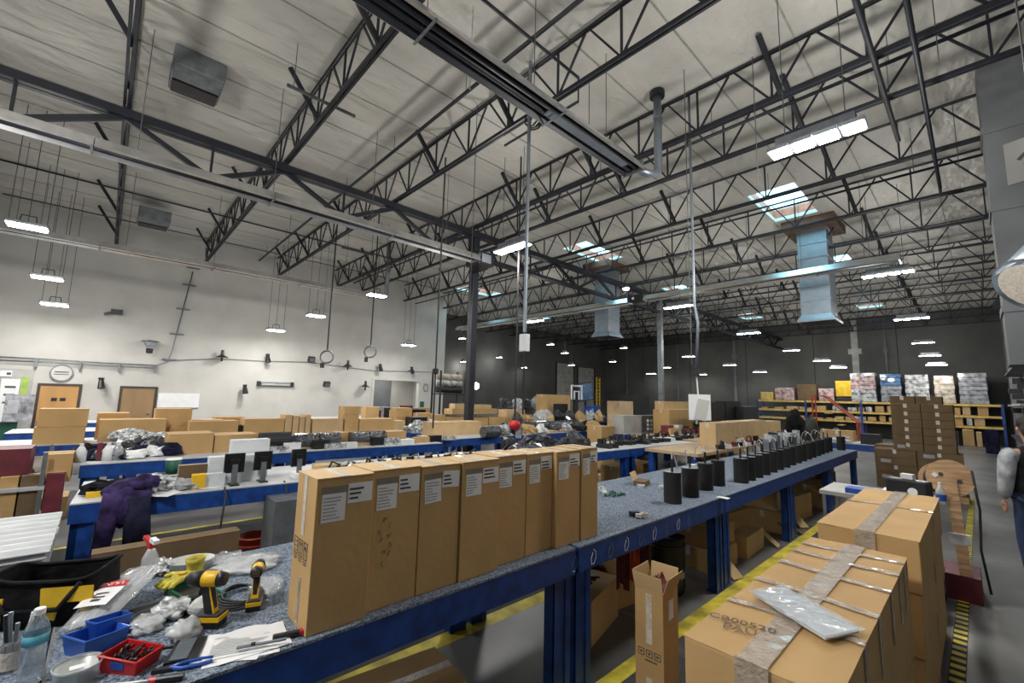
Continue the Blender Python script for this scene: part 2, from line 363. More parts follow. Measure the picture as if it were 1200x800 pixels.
for i, y in enumerate(JY):
    for side in (0, 1):
        if i > 4 and side == 0 and y < WY: pass
        x0, x1 = (-19.9, GX) if side == 0 else (GX, XR-.05)
        cx = (x0+x1)/2
        t = thing('roof_joist', 'dark open-web roof joist, %s from the near end, %s of the long girder' % (pos[i], 'left' if side == 0 else 'right'), 'joist', (cx, y, ZB), 0, 'open-web roof joists')
        inst(tch, 'top_chord', t); inst(bch, 'bottom_chord', t)
        for k in range(n_):
            px_ = -L_/2 + W_*(k+.5)
            for me in (up1, up2, up3): inst(me, 'web_member', t, (px_, 0, 0))
        for k in (1, 3, 6): inst(kick, 'brace', t, (-L_/2 + W_*(k+.62), 0, 0))
        if side == 0 and y > WY:          # bay beyond the white wall
            t2 = thing('roof_joist', 'dark open-web roof joist, %s from the near end, over the far left bay' % pos[i], 'joist', (-22.5, y, ZB), 0, 'open-web roof joists')
            for me in (tch, bch): o = inst(me, me.name, t2); o.scale.x = .47
            for k in range(4):
                for me in (up1, up2, up3): inst(me, 'web_member', t2, (-2.4+W_*(k+.5), 0, 0))
def girder(x, ya, yb, label):
    t = thing('roof_girder', label, 'girder', (x, ya, 0))
    MB().box(-.11, 0, 6.42, -.015, yb-ya, 6.56).box(.015, 0, 6.42, .11, yb-ya, 6.56).build('top_chord', 'dark_steel', t)
    MB().box(-.09, 0, 5.78, -.015, yb-ya, 5.88).box(.015, 0, 5.78, .09, yb-ya, 5.88).build('bottom_chord', 'dark_steel', t)
    js = [q for q in JY if ya-.1 <= q <= yb+.1]
    js = [js[0]-2.45] + js
    for a, b in zip(js, js[1:]):
        if a < ya-3: continue
        m = (a+b)/2 - ya; a -= ya; b -= ya
        if a > -.3: MB().beam((0, a, 6.45), (0, m-.05, 5.86), .07, .09).build('web_member', 'dark_steel', t)
        MB().beam((0, b, 6.45), (0, m+.05, 5.86), .07, .09).build('web_member', 'dark_steel', t)
        MB().beam((0, m, 6.45), (0, m, 5.86), .04, .04).build('web_member', 'dark_steel', t)
girder(GX, Y0, 7.35, 'dark roof girder from the near wall to the first column')
girder(GX, 7.35, 17.9, 'dark roof girder between the two steel columns')
girder(GX, 17.9, Y1-.05, 'dark roof girder from the second column to the far wall')
for y, lb in ((7.3, 'tall dark steel column behind the row of upright cartons'), (17.85, 'steel column beside the duct, farther back in the hall')):
    t = thing('steel_column', lb, 'column', (GX, y, 0))
    MB().box(-.1, -.1, .02, .1, .1, 6.4).build('post', 'grey_steel' if y > 10 else 'dark_steel', t, bevel=.01)
    MB().box(-.18, -.18, 0, .18, .18, .02).build('base_plate', 'dark_steel', t)
    MB().box(-.16, -.2, 6.36, .16, .2, 6.42).build('cap_plate', 'dark_steel', t)
# sprinkler and gas pipes
def pipe(name, pts, r, m, label, cat='pipe', hang=None, n=8):
    t = thing(name, label, cat, pts[0]); P = [Vector(p)-Vector(pts[0]) for p in pts]
    MB().tube(P, r, n).build('pipe_run', m, t, smooth=True)
    if hang:
        for f in hang:
            q = P[0].lerp(P[-1], f); MB().cyl(q, (q.x, q.y, ZC-pts[0][2]), .006, 5).build('hanger_rod', 'pipe_grey', t)
    return t
hf = [i/8+.05 for i in range(8)]
pipe('sprinkler_pipe', [(-19.6, 4.05, 7.15), (1.0, 4.05, 7.15)], .035, 'dark_steel', 'dark sprinkler pipe high under the roof, just before the third joist', hang=hf)
pipe('sprinkler_pipe', [(-19.6, 8.0, 7.0), (1.0, 8.0, 7.0)], .03, 'dark_steel', 'dark sprinkler pipe running with the two close joists', hang=hf)
pipe('sprinkler_pipe', [(-19.6, 11.3, 6.55), (1.0, 11.3, 6.55)], .025, 'dark_steel', 'thin dark pipe just under the sixth joist', hang=hf)
pipe('gas_pipe', [(-3.9, -1.5, 6.9), (-3.9, 4.9, 6.9), (-3.9, 4.9, 6.5), (-5.6, 4.9, 6.5)], .022, 'dark_steel', 'thin dark gas pipe crossing above the long near heater')
pipe('sprinkler_main', [(-.62, .5, 6.5), (-.62, 9.6, 6.5)], .035, 'dark_steel', 'thick dark pipe along the right side, left one of two', hang=(.3, .6, .9))
pipe('sprinkler_main', [(-.22, .5, 6.4), (-.22, 12.0, 6.4), (-.22, 12.0, 6.2), (.1, 12.0, 6.2)], .03, 'dark_steel', 'dark pipe with an elbow, right one of two by the pilaster', hang=(.3, .6, .9))
pipe('gas_pipe', [(-12.5, -2.9, 6.2), (-12.5, 6.5, 6.2)], .02, 'dark_steel', 'thin dark pipe between the two left heaters')
pipe('conduit', [(-17.2, -2.5, 6.9), (-17.2, 13.0, 6.9)], .018, 'pipe_grey', 'thin conduit high along the white wall', hang=hf)
for i, (x, y, dz, lb) in enumerate(((-14.2, 5.3, .7, 'short steel strut hung beside the third joist'), (-7.1, 1.6, .5, 'short steel strut hung beside the near left joist'))):
    t = thing('hanging_strut', lb, 'strut', (x, y, 6.7)); MB().box(0, 0, 0, .04, 1.1, .04).build('channel', 'pipe_grey', t)
    MB().cyl((.02, .1, .04), (.02, .1, .8), .006, 5).build('hanger_rod', 'pipe_grey', t)
# radiant tube heaters
def heater(p, q, w, label, sections=4, hangers=5):
    p, q = Vector(p), Vector(q); L = (q-p).length; a = math.atan2(q.y-p.y, q.x-p.x)
    t = thing('tube_heater', label, 'heater', p, a); h = w*.55; e = .015; inner = 'dark_steel' if w > .35 else 'alu'
    prof = [(-w/2, 0), (-w/2-.03, .02), (-w/4, h), (w/4, h), (w/2+.03, .02), (w/2, 0), (w/4-e, h-e), (-w/4+e, h-e)]
    for k in range(sections):
        a0, a1 = L*k/sections + (.01 if k else 0), L*(k+1)/sections
        n = len(prof); vs = [(x, py, pz) for x in (a0, a1) for py, pz in prof]
        fs = [(i, (i+1) % n, n+(i+1) % n, n+i) for i in range(n)]
        MB().add(vs, fs[:5]).build('reflector', 'alu', t); MB().add([(x, y, z-.004) for x, y, z in vs], fs[5:]).build('reflector_lining', inner, t)
        m = MB()
        m.box(a1-.03, -w/2-.05, -.01, a1, w/2+.05, 0); m.build('bracket', 'grey_steel', t)
    for s in (-1, 1): MB().cyl((.05, s*w*.17, h*.35), (L-.05, s*w*.17, h*.35), w*.11, 10).build('burner_tube', 'dark_steel', t, smooth=True)
    MB().box(0, -w/2, 0, .02, w/2, h).build('end_cap', 'grey_steel', t); MB().box(L-.02, -w/2, 0, L, w/2, h).build('end_cap', 'grey_steel', t)
    for k in range(hangers):
        x = L*(k+.5)/hangers; MB().cyl((x, 0, h), (x, 0, ZC-p.z), .006, 5).build('hanger_rod', 'pipe_grey', t)
    return t
hb = heater((-3.72, -2.0, 5.75), (-3.72, 6.2, 5.75), .36, 'big dark-bottomed tube heater crossing the near roof')
MB().box(6.0, -.06, .02, 7.9, .06, .05).build('inner_baffle', 'galv', hb)
heater((-8.4, -2.8, 5.28), (-8.4, 6.5, 5.28), .32, 'long bright tube heater ending at the tall dark column')
heater((-14.6, -2.8, 5.3), (-14.6, 6.6, 5.3), .32, 'tube heater running along the white wall')
heater((-18.5, 13.3, 5.3), (-8.2, 13.3, 5.3), .34, 'tube heater crossing left behind the hanging conduit')
heater((-7.6, 13.3, 5.3), (-1.0, 13.3, 5.3), .34, 'tube heater crossing in front of the big air duct')
t = thing('heater_burner', 'black burner box between two heaters beside the far duct', 'burner', (-7.9, 13.3, 5.3)); MB().box(-.25, -.14, 0, .3, .14, .26).build('housing', 'black_plastic', t, bevel=.02); MB().cyl((-.1, -.15, .13), (-.1, -.14, .13), .05, 10).build('gauge', 'paper', t)
t = thing('heater_burner', 'black burner box fixed at the tall dark column', 'burner', (-8.6, 6.85, 5.25)); MB().box(-.3, -.3, 0, .25, .2, .34).build('housing', 'black_plastic', t, bevel=.02); MB().box(.25, -.2, .06, .255, .1, .28).build('cover', 'galv', t); MB().box(-.81, .2, .05, -.2, .36, .12).build('bracket', 'dark_steel', t)
t = thing('exhaust_pipe', 'grey exhaust pipe rising from the big heater to the roof', 'pipe', (-3.72, 6.25, 5.85))
MB().tube([(0, 0, 0), (.1, .35, 0), (.14, .5, .1), (.14, .52, .3), (.14, .52, 1.63)], .07, 10).build('flue', 'galv', t, smooth=True)
MB().cyl((.14, .52, 1.53), (.14, .52, 1.64), .13, 14).build('roof_collar', 'dark_steel', t)
MB().cyl((.14, .52, 1.1), (.14, .52, 1.14), .078, 12).build('joint_band', 'grey_steel', t)
t = thing('exhaust_pipe', 'short grey exhaust pipe over the heater along the white wall', 'pipe', (-14.6, 6.7, 5.4)); MB().cyl((0, .5, 0), (0, .5, 2.05), .07, 10).build('flue', 'grey_steel', t, smooth=True); MB().tube([(0, 0, 0), (0, .3, -.05), (0, .5, 0)], .06, 8).build('elbow', 'grey_steel', t, smooth=True)
# air ducts dropping from roof curbs
def duct(x0, x1, y0, y1, z0, z1, label, n):
    t = thing('air_duct', label, 'duct', ((x0+x1)/2, (y0+y1)/2, z0)); hx, hy = (x1-x0)/2, (y1-y0)/2; H_ = z1-z0
    for k in range(n):
        a, b = .22+(H_-.22)*k/n, .22+(H_-.22)*(k+1)/n
        MB().box(-hx, -hy, a, hx, hy, b-.012).box(-hx-.03, -hy-.03, b-.03, hx+.03, hy+.03, b).build('duct_section', 'galv', t)
    g = hx+.1; j = hy+.1
    f = MB(); f.box(-g, -j, 0, g, -j+.05, .06).box(-g, j-.05, 0, g, j, .06).box(-g, -j+.05, 0, -g+.05, j-.05, .06).box(g-.05, -j+.05, 0, g, j-.05, .06)
    f.add([(-g, -j, .06), (g, -j, .06), (g, j, .06), (-g, j, .06), (-hx, -hy, .22), (hx, -hy, .22), (hx, hy, .22), (-hx, hy, .22)], [(0, 1, 5, 4), (1, 2, 6, 5), (2, 3, 7, 6), (3, 0, 4, 7)])
    f.build('diffuser', 'galv', t); MB().box(-g+.05, -j+.05, .01, g-.05, j-.05, .03).build('grille', 'dark_steel', t)
    MB().box(-hx-.3, -hy-.45, H_, hx+.3, hy+.3, ZC-z0-.015).build('roof_curb', 'brown_curb', t)
    return t
DY = 15.3; xa, xb = Xof(937, DY, 5.5), Xof(972, DY, 5.5); dz0 = Zof(378, xa, DY)
duct(xa, xb, DY, DY+.85, dz0, 7.25, 'big galvanised air duct hanging below the bright skylight', 6)
DY = 14.6; xa, xb = Xof(697, DY, 5.3), Xof(713, DY, 5.3); dz0 = Zof(395, xa, DY)
duct(xa, xb, DY, DY+.8, dz0, 7.25, 'galvanised air duct hanging left of the second column', 5)
# roof vents on the left
def vent(xp, yp, s, label, z=7.4):
    c = at(xp, yp, 'z', z); t = thing('roof_vent', label, 'vent', (c.x, c.y, z))
    MB().box(-s/2, -s*.42, -.25, s/2, s*.42, .09).build('housing', 'grey_steel', t, bevel=.02)
    MB().box(-s/2+.02, -s*.38, -.29, -s*.04, s*.38, -.25).build('grille', 'black_plastic', t)
    MB().box(.0, -s*.38, -.27, s/2-.02, s*.38, -.25).build('cover', 'grey_steel', t)
vent(232, 85, .85, 'large square roof vent with a black grille, near the left girder')
vent(181, 253, .9, 'small square roof vent hung close to the white wall', 7.1)
# ================= LAMPS =================
def cable(m, p, z1=ZC, r=.006): m.cyl(p, (p[0], p[1], z1), r, 5)
def led_light(X, Y, Z, label, panels_=4, power=60, group=None, ang=0, s=1.0, cables=2):
    t = thing('led_light', label, 'light', (X, Y, Z), ang, group); L = .26*s
    n = panels_; Wt = n*L
    MB().box(-Wt/2+.1*s, -.07*s, .07, Wt/2-.1*s, .07*s, .15*s+.05).build('driver_housing', 'grey_steel', t)
    for k in range(n):
        x = -Wt/2 + (k+.5)*L; MB().box(x-L*.46, -.13*s, .02, x+L*.46, .13*s, .07).build('lamp_module', 'grey_steel', t)
        MB().box(x-L*.38, -.115*s, .005, x+L*.38, .115*s, .02).build('diffuser', 'led', t)
    for k in range(cables):
        x = (-Wt/2+.2) if k == 0 else (Wt/2-.2); m = MB()
        cable(m, (x, 0, .1), ZC-Z-.001); m.build('suspension_cable', 'pipe_grey', t)
    if power: point('light_source', (X, Y, Z-.25), power, .3)
    return t
R_L = [((955, 167), 5.2, 6.2, 230, 'biggest four-panel light, top right of the hall'), ((600, 292), 5.2, 6.3, 150, 'bright four-panel light just right of the tall dark column'),
  ((795, 360), 5.2, 14.5, 120, 'four-panel light beside the second steel column'), ((1040, 322), 5.2, 14.1, 120, 'four-panel light right of the big air duct'),
  ((1068, 374), 5.2, 22.0, 110, 'topmost four-panel light in front of the far right wall'), ((877, 391), 5.2, 22.4, 110, 'topmost four-panel light left of the far wall conduit, below a skylight'),
  ((626, 377), 5.2, 14.0, 90, 'four-panel light below the small skylight left of the duct')]
for (p, z, y, pw, lb) in R_L:
    X = Xof(p[0], y, z); led_light(X, y, Zof(p[1], X, y), lb, 4, pw)
for X, y, pw, lb in ((-2.3, -1.9, 360, 'four-panel light over the near right corner, behind the camera'), (-7.0, -1.8, 150, 'four-panel light over the near left benches, out of frame')): led_light(X, y, 5.2, lb, 4, pw)
far = [((928, 411), 30.5), ((963, 423), 32), ((982, 431), 33), ((1083, 402), 30), ((1090, 417), 32), ((1097, 428), 33), ((807, 418), 31), ((855, 428), 33), ((780, 431), 33.5), ((890, 436), 34), ((763, 438), 34.5), ((821, 439), 34.5)]
wd_ = ['first four-panel light down the far middle row', 'second four-panel light down the far middle row', 'third, lowest light in the middle row above the yellow load', 'second light from the top in front of the far right wall', 'third light from the top in front of the far right wall', 'lowest light in front of the far right wall', 'largest of the lights left of the hanging conduit', 'small light right of the hanging conduit, near mid wall', 'small light left of the hanging conduit', 'small light low on the dark far wall', 'tiny light just left of the second column foot', 'tiny light directly behind the hanging conduit']
for (p, y), lb in zip(far, wd_):
    X = Xof(p[0], y, 4.5); led_light(X, y, Zof(p[1], X, y), lb, 4, 50 if y < 32.5 else 0, s=.85)
lft = [((645, 404), 20), ((662, 414), 22), ((670, 428), 24), ((541, 397), 15.5), ((534, 424), 18), ((585, 419), 21), ((610, 431), 24), ((731, 408), 26), ((718, 424), 28)]
wl_ = ['small light left of the dock doors, uppermost', 'small light at the top edge of the pale dock door', 'small light seen against the pale dock door', 'small light just left of the tall column, upper one', 'small light just left of the tall column, lower one', 'small light right of the tall column', 'small light beside the hanging white pole', 'small light left of the second column, upper', 'small light over the corner of the dark walls']
for (p, y), lb in zip(lft, wl_):
    X = max(-24.3, Xof(p[0], y, 4.6)); led_light(X, y, Zof(p[1], X, y), lb, 2, 30 if y < 22 else 0, s=.9)
# single bay lights over the left benches
bay = [((30, 267), -12.6, 300, 'large glaring bay light at the far left'), ((57, 327), -15.8, 110, 'middle bay light at the left, below the glaring one'), ((68, 358), -17.8, 90, 'lowest bay light at the left'),
  ((325, 388), -17.8, 100, 'bay light nearest the white wall panel heater'), ((371, 371), -15.6, 110, 'bay light left of the short exhaust pipe'), ((441, 347), -12.9, 160, 'bright bay light below the short exhaust pipe'), ((480, 405), -17.5, 90, 'bay light near the right end of the white wall')]
for p, X, pw, lb in bay:
    Y = Yof(p[0], X, 4.8); Z = Zof(p[1], X, Y); t = thing('bay_light', lb, 'light', (X, Y, Z), R(90))
    MB().box(-.3, -.17, .03, .3, .17, .10).build('housing', 'grey_steel', t, bevel=.02); MB().box(-.27, -.15, .005, .27, .15, .03).build('diffuser', 'led', t)
    MB().tube([(-.12, 0, .1), (-.1, 0, .25), (.1, 0, .25), (.12, 0, .1)], .012, 6).build('hanging_loop', 'dark_steel', t)
    for dx in (-.26, 0, .26): m = MB(); cable(m, (dx, 0, .1), ZC-Z-.001, .007); m.build('suspension_cable', 'pipe_grey', t)
    area('light_source', (X, Y, Z-.02), pw*.5, .5, .3); point('light_source', (X, Y, Z-.3), pw*.1, .2)
c = Xof(734, 15, 4.9); t = thing('flood_light', 'single starry lamp right beside the far duct', 'light', (c, 15, Zof(338, c, 15))); MB().lathe([(.0, .12), (.12, .1), (.16, 0), (.0, 0)]).build('reflector', 'grey_steel', t); MB().lathe([(0, -.01), (.12, -.01), (.12, -.04), (0, -.04)]).build('bulb', 'led', t); m = MB(); cable(m, (0, 0, .1), ZC-t.location.z); m.build('suspension_cable', 'pipe_grey', t)
# things hung from the roof
def drop(xp, ytop, ybot, Y, z0, label, name, build):
    pass
def coil(t, r, n, rr, m, c=(0, 0, 0), ax='y', wob=.02):
    pts = []
    for i in range(n*16):
        a = i*2*math.pi/16; q = r*(1+wob*math.sin(i*.9)); dz = rr*1.6*math.sin(i*.31)
        pts.append((c[0]+q*math.cos(a), c[1]+dz, c[2]+q*math.sin(a)) if ax == 'y' else (c[0]+q*math.cos(a), c[1]+q*math.sin(a), c[2]+abs(dz)+i*rr*.05))
    return MB().tube(pts, rr, 6).build('coil', m, t, smooth=True)
for xp, yp, Y, lb in ((384, 418, 5.0, 'cord reel coil hung left above the wall clock lamp'), (434, 412, 6.3, 'cord coil with a plug hung above the storeroom opening')):
    X = -12.3; Y = Yof(xp, X, 3.2); Z = Zof(yp, X, Y); t = thing('cord_reel', lb, 'reel', (X, Y, Z), R(60))
    m = MB(); m.cyl((0, 0, .2), (0, 0, ZC-Z), .02, 6); m.build('drop_cord', 'black_rubber', t); coil(t, .17, 3, .02, 'grey_steel'); MB().cbox((-.1, 0, -.24), (.1, .08, .14)).build('plug', 'black_plastic', t)
X = -4.7; Y = Yof(615, X, 3); zt, zb = Zof(145, X, Y), Zof(408, X, Y)
t = thing('conduit_drop', 'grey square conduit hung over the row of cartons, white box below', 'conduit', (X, Y, zb))
MB().box(-.02, -.02, .25, .02, .02, ZC-zb).build('conduit', 'galv', t); MB().box(-.07, -.05, -.05, .07, .05, .22).build('outlet_box', 'paper', t, bevel=.01)
MB().cyl((0, 0, -.05), (0, 0, -1.0), .015, 6).build('power_cord', 'black_rubber', t)
q = [(.15*math.cos(a*.7)+.02, .02*a/3, 4.55-.1+.15*math.sin(a*.7)) for a in range(28)]; MB().tube([(x_, y_, z_+.1-(zb-1.95)) for x_, y_, z_ in q], .015, 5).build('cord_coil', 'black_rubber', t)
X = -3.2; Y = Yof(815, X, 3); zb = Zof(440, X, Y)
t = thing('conduit_drop', 'thin grey conduit hung over the bench with a black junction', 'conduit', (X, Y, zb))
MB().tube([(0, 0, .1), (.05, 0, .9), (0, 0, 1.2), (0, 0, ZC-zb)], .022, 8).build('conduit', 'galv', t, smooth=True); MB().box(-.04, -.04, -.02, .04, .04, .12).build('junction_box', 'black_plastic', t); MB().tube([(0, 0, 0), (.02, 0, -.35), (-.02, 0, -.8)], .012, 6).build('power_cord', 'paper', t)
zp = Zof(462, X, Y); t = thing('hanging_sheet', 'white paper sheets clipped to the hanging conduit', 'paper', (X+.06, Y-.05, zp), R(35))
MB().box(-.17, -.003, -.42, .17, .003, 0).build('sheet', 'paper', t); MB().cbox((.03, -.012, -.25), (.18, .004, .34), ry=R(12)).build('sheet', 'wall_white', t)
X = -8.2; Y = Yof(513, X, 3.5); t = thing('conduit_drop', 'thin dark pole hung in front of the white wall end', 'conduit', (X, Y, 1.2)); MB().cyl((0, 0, 0), (0, 0, ZC-1.2), .018, 6).build('pole', 'black_rubber', t); MB().lathe([(0, -.08), (.07, -.05), (.07, .05), (0, .08)], (0, 0, Zof(435, X, Y)-1.2), 10).build('junction_box', 'black_plastic', t)
m = MB(); p = (-3.75, 4.0); t = thing('beaded_chain', 'thin pale beaded chain hanging above the big heater', 'chain', (-4.55, 3.3, 6.2))
for k in range(33): m.lathe([(0, -.02), (.014, 0), (0, .02)], (0, 0, k*.04), 5)
m.build('bead_string', 'alu', t)
for i, (x0_, y0_, x1_, y1_, z0) in enumerate(((805, 60, 0, 0, 2.5), (888, 0, 0, 0, 5.3), (690, 0, 0, 0, 5.9), (555, 200, 0, 0, 3.0))):
    X = (-3.0, -2.1, -4.2, -6.2)[i]; Y = Yof(x0_, X, 5.5); t = thing('hanging_cable', ['thin dark cable beside the hanging conduit over the bench', 'thin cable down to the biggest four-panel light', 'thin rod up beside the big heater', 'thin dark cable left of the white outlet pole'][i], 'cable', (X, Y, z0)); MB().cyl((0, 0, 0), (0, 0, ZC-z0), .007, 5).build('cable_run', 'pipe_grey', t)
# ================= WHITE WALL FITTINGS =================
def onwall(xp, yp): Y = Yof(xp, WX+.1, 2.8); return Y, Zof(yp, WX+.1, Y)
t = thing('wall_conduit', 'grey conduit run along the white wall with a riser', 'conduit', (WX+.12, 0, 0)); P = [onwall(*q) for q in ((0, 418), (60, 421), (120, 425), (185, 428), (196, 424), (200, 410), (213, 318))]
MB().tube([(0, y, z) for y, z in P], .022, 6).build('conduit', 'grey_steel', t, smooth=True); MB().tube([(0, y, z-.1) for y, z in P[:4]], .015, 6).build('conduit', 'grey_steel', t, smooth=True)
for q in ((44, 424), (95, 427), (141, 430), (183, 431)): y, z = onwall(*q); MB().box(-.1, y-.03, z-.16, .03, y+.03, z+.1).build('bracket', 'grey_steel', t)
for q in ((213, 314), (211, 334), (207, 362), (203, 391), (198, 421)): y, z = onwall(*q); MB().box(-.1, y-.2, z-.02, .03, y+.2, z+.02).build('bracket', 'grey_steel', t)
P = [onwall(*q) for q in ((200, 422), (258, 420), (310, 423), (360, 424), (437, 434), (510, 436))]; t = thing('wall_conduit', 'thin grey cable strung across the white wall between lamps', 'cable', (WX+.05, 0, 0)); MB().tube([(0, y, z) for y, z in P], .012, 6).build('cable_run', 'grey_steel', t)
fx = [((129, 366), 'cam', 'small dark camera high on the white wall'), ((173, 403), 'cone', 'cone-shaped wall lamp with a pale shade near the riser'), ((258, 416), 'bell', 'dark bell lamp on the white wall, left of centre'), ((172, 411), None, ''), ((122, 449), 'spot', 'black spotlight between the two wooden doors'),
  ((311, 420), 'spot', 'black spotlight above the panel heater'), ((362, 421), 'box', 'black boxed floodlight on the white wall'), ((405, 427), 'bell', 'dark lamp with a loop on the white wall'), ((443, 431), 'spot', 'black spotlight above the storeroom opening'), ((480, 434), 'spot', 'two-headed spotlight above the storeroom opening right corner'), ((382, 450), 'box', 'small black box lamp lower on the white wall'), ((427, 451), 'bell', 'small dark bell left of the storeroom opening'), ((288, 456), 'spot', 'small hook light left of the panel heater')]
for q, kd, lb in fx:
    if not kd: continue
    y, z = onwall(*q); t = thing('wall_lamp' if kd != 'cam' else 'wall_camera', lb, 'lamp' if kd != 'cam' else 'camera', (WX, y, z))
    MB().cyl((0, 0, 0), (.25, 0, 0), .02, 6).build('arm', 'black_plastic', t)
    if kd == 'cone': MB().lathe([(.03, -.25), (.06, -.2), (.2, .05), (.28, .08), (0, .14)], (.3, 0, 0)).build('shade', 'grey_cloth', t); MB().lathe([(0, -.3), (.09, -.28), (.1, -.12), (0, -.1)], (.3, 0, -.05)).build('socket', 'black_plastic', t)
    elif kd == 'bell': MB().lathe([(0, .2), (.05, .18), (.06, .0), (.2, -.08), (.21, -.1), (0, -.1)], (.3, 0, 0)).build('shade', 'black_plastic', t); MB().lathe([(0, -.1), (.04, -.12), (.03, -.24), (0, -.26)], (.3, 0, 0)).build('bulb', 'dark_steel', t)
    elif kd == 'spot': MB().cyl((.25, 0, .14), (.34, .03, -.16), .06, 10, .1).build('shade', 'black_plastic', t); MB().lathe([(0, .03), (.08, .02), (.08, -.02), (0, -.03)], (.27, 0, .16)).build('cap', 'black_plastic', t)
    elif kd == 'box': MB().cbox((.3, 0, 0), (.16, .26, .22), ry=R(20)).build('housing', 'black_plastic', t); MB().cbox((.385, 0, -.03), (.01, .2, .16), ry=R(20)).build('lens', 'grey_steel', t)
    else: MB().cbox((.25, .0, 0), (.16, .3, .16)).build('housing', 'black_plastic', t); MB().cyl((.2, -.15, -.05), (.3, -.28, -.12), .05, 8).build('lens', 'grey_steel', t)
y, z = onwall(75, 437); t = thing('wall_clock', 'round grey clock on the white wall above the first door', 'clock', (WX, y, z)); MB().cyl((0, 0, 0), (.06, 0, 0), .27, 24).build('case', 'grey_steel', t); MB().cyl((.06, 0, 0), (.07, 0, 0), .23, 24).build('dial', 'wall_white', t); MB().box(.07, -.16, .02, .075, .16, .05).box(.07, -.17, -.05, .075, .17, -.03).build('hand', 'print', t)
y, z = onwall(325, 450); t = thing('panel_heater', 'narrow grey strip heater mounted on the white wall', 'heater', (WX, y, z)); MB().box(0, -.62, -.08, .12, .62, .08).build('housing', 'grey_steel', t, bevel=.02)
for s in (-1, 1): MB().box(0, s*.62-.06, -.09, .14, s*.62+.06, .1).build('end_cap', 'dark_steel', t)
MB().box(.12, -.52, -.05, .125, .52, .02).build('grille', 'panel_pale', t)
t0 = onwall(215, 468); t = thing('wall_notice', 'grey-edged whiteboard low on the white wall', 'board', (WX, t0[0], t0[1])); MB().box(0, -.6, -.32, .03, .6, .22).build('panel', 'paper', t); MB().box(.03, -.6, -.32, .035, .6, -.29).build('tray', 'grey_steel', t)
def poster(x0_, x1_, y0_, y1_, m, name, lb, cat, X=None, extra=None):
    X = WX if X is None else X
    a, b = Yof(x0_, X, 2.2), Yof(x1_, X, 2.2); zt, zb_ = Zof(y0_, X, (a+b)/2), Zof(y1_, X, (a+b)/2)
    t = thing(name, lb, cat, (X, (a+b)/2, zb_)); MB().box(0, -(b-a)/2, 0, .02, (b-a)/2, zt-zb_).build('panel', m, t); return t, b-a, zt-zb_
t, a, b = poster(0, 40, 432, 508, 'panel_pale', 'notice_board', 'large grey notice board at the left end of the white wall', 'board', X=WX+.01)
MB().box(.02, -a/2+.05, b*.1, .03, a*.12, b*.84).build('sheet', 'paper', t); MB().box(.02, a*.16, b*.3, .03, a*.38, b*.56).build('sheet', 'pale_green', t); MB().box(.02, a*.16, b*.6, .03, a*.38, b*.88).build('sheet', 'pale_green', t); MB().box(.03, a*.2, b*.36, .034, a*.33, b*.48).build('print', 'yellow', t)
for k in range(3): MB().box(.03, -a*.3, b*(.7-.12*k), .034, a*.02, b*(.73-.12*k)).build('print', 'print', t)
t, a, b = poster(0, 14, 434, 441, 'paper', 'wall_sign', 'small white sign with a dark word at the far left', 'sign', X=WX+.04); MB().box(.02, a*.05, b*.3, .03, a*.42, b*.7).build('print', 'print', t)
t, a, b = poster(11, 46, 462, 494, 'wrap_grey', 'whiteboard', 'leaning pale whiteboard sheet left of the first door', 'board', X=WX+1.2); MB().box(-.04, -.4, -t.location.z, 0, -.36, .02).build('leg', 'grey_steel', t); MB().box(-.04, .36, -t.location.z, 0, .4, .02).build('leg', 'grey_steel', t); MB().box(.02, -a*.4, b*.3, .024, -a*.02, b*.8).build('print', 'print_faint', t)
t, a, b = poster(0, 30, 494, 530, 'green', 'partition', 'dark green panel below the notice board', 'panel', X=WX+1.0); MB().box(0, -.4, -t.location.z, .04, .4, .0).build('foot', 'green', t)
y, z = onwall(497, 474); t = thing('exit_notice', 'small green notice at the white wall end', 'sign', (WX, y, z)); MB().box(0, -.12, -.16, .02, .12, .16).build('panel', 'green', t)
y, z = onwall(500, 454); t = thing('hose_hook', 'loop of cord on a hook near the white wall end', 'hook', (WX, y, z)); MB().tube([(.06, .13*math.sin(a*.6), .2*math.cos(a*.6)) for a in range(11)], .02, 5).build('cord_loop', 'grey_steel', t)
# ================= WORKBENCHES =================
T = .943
def bench_proto(L, D, top, label):
    """local x along the bench, local y towards its back"""
    t = thing('workbench', label, 'workbench', (0, 0, 0))
    MB().box(-L/2+.003, -.004, T-.012, L/2-.003, D, T).build('tabletop', top, t)
    for n, y in (('front_beam', 0), ('back_beam', D-.05)): MB().box(-L/2+.003, y, T-.17, L/2-.003, y+.05, T-.013).box(-L/2+.003, y+.012, T-.105, L/2-.003, y+.05, T-.095).build(n, 'blue_steel', t)
    for x in (-L/2+.003, L/2-.053): MB().box(x, .05, T-.15, x+.05, D-.05, T-.04).build('end_beam', 'blue_steel', t)
    for sx in (-1, 1):
        for y in (.035, D-.125):
            x0_ = -L/2+.02 if sx < 0 else L/2-.17
            MB().box(x0_, y, .01, x0_+.15, y+.012, T-.171).box(x0_, y, .01, x0_+.05, y+.09, T-.171).box(x0_+.1, y-.008, .01, x0_+.15, y+.09, T-.171).box(x0_-.01, y-.01, 0, x0_+.16, y+.11, .01).build('leg', 'blue_steel', t)
        x = -L/2+.08 if sx < 0 else L/2-.1
    return t
def bench(proto, a, b, yf, rz, label, group=None, first=[set()]):
    """a bench whose front edge runs from a to b"""
    a, b = Vector(a), Vector(b); c = (a+b)/2; rz = math.atan2(b.y-a.y, b.x-a.x)
    loc = (c.x, c.y, yf)
    if proto.name in first[0]: return dup(proto, loc, rz, label, group)
    first[0].add(proto.name); proto.location = loc; proto.rotation_euler.z = rz; proto['label'] = label
    if group: proto['group'] = group
    return proto
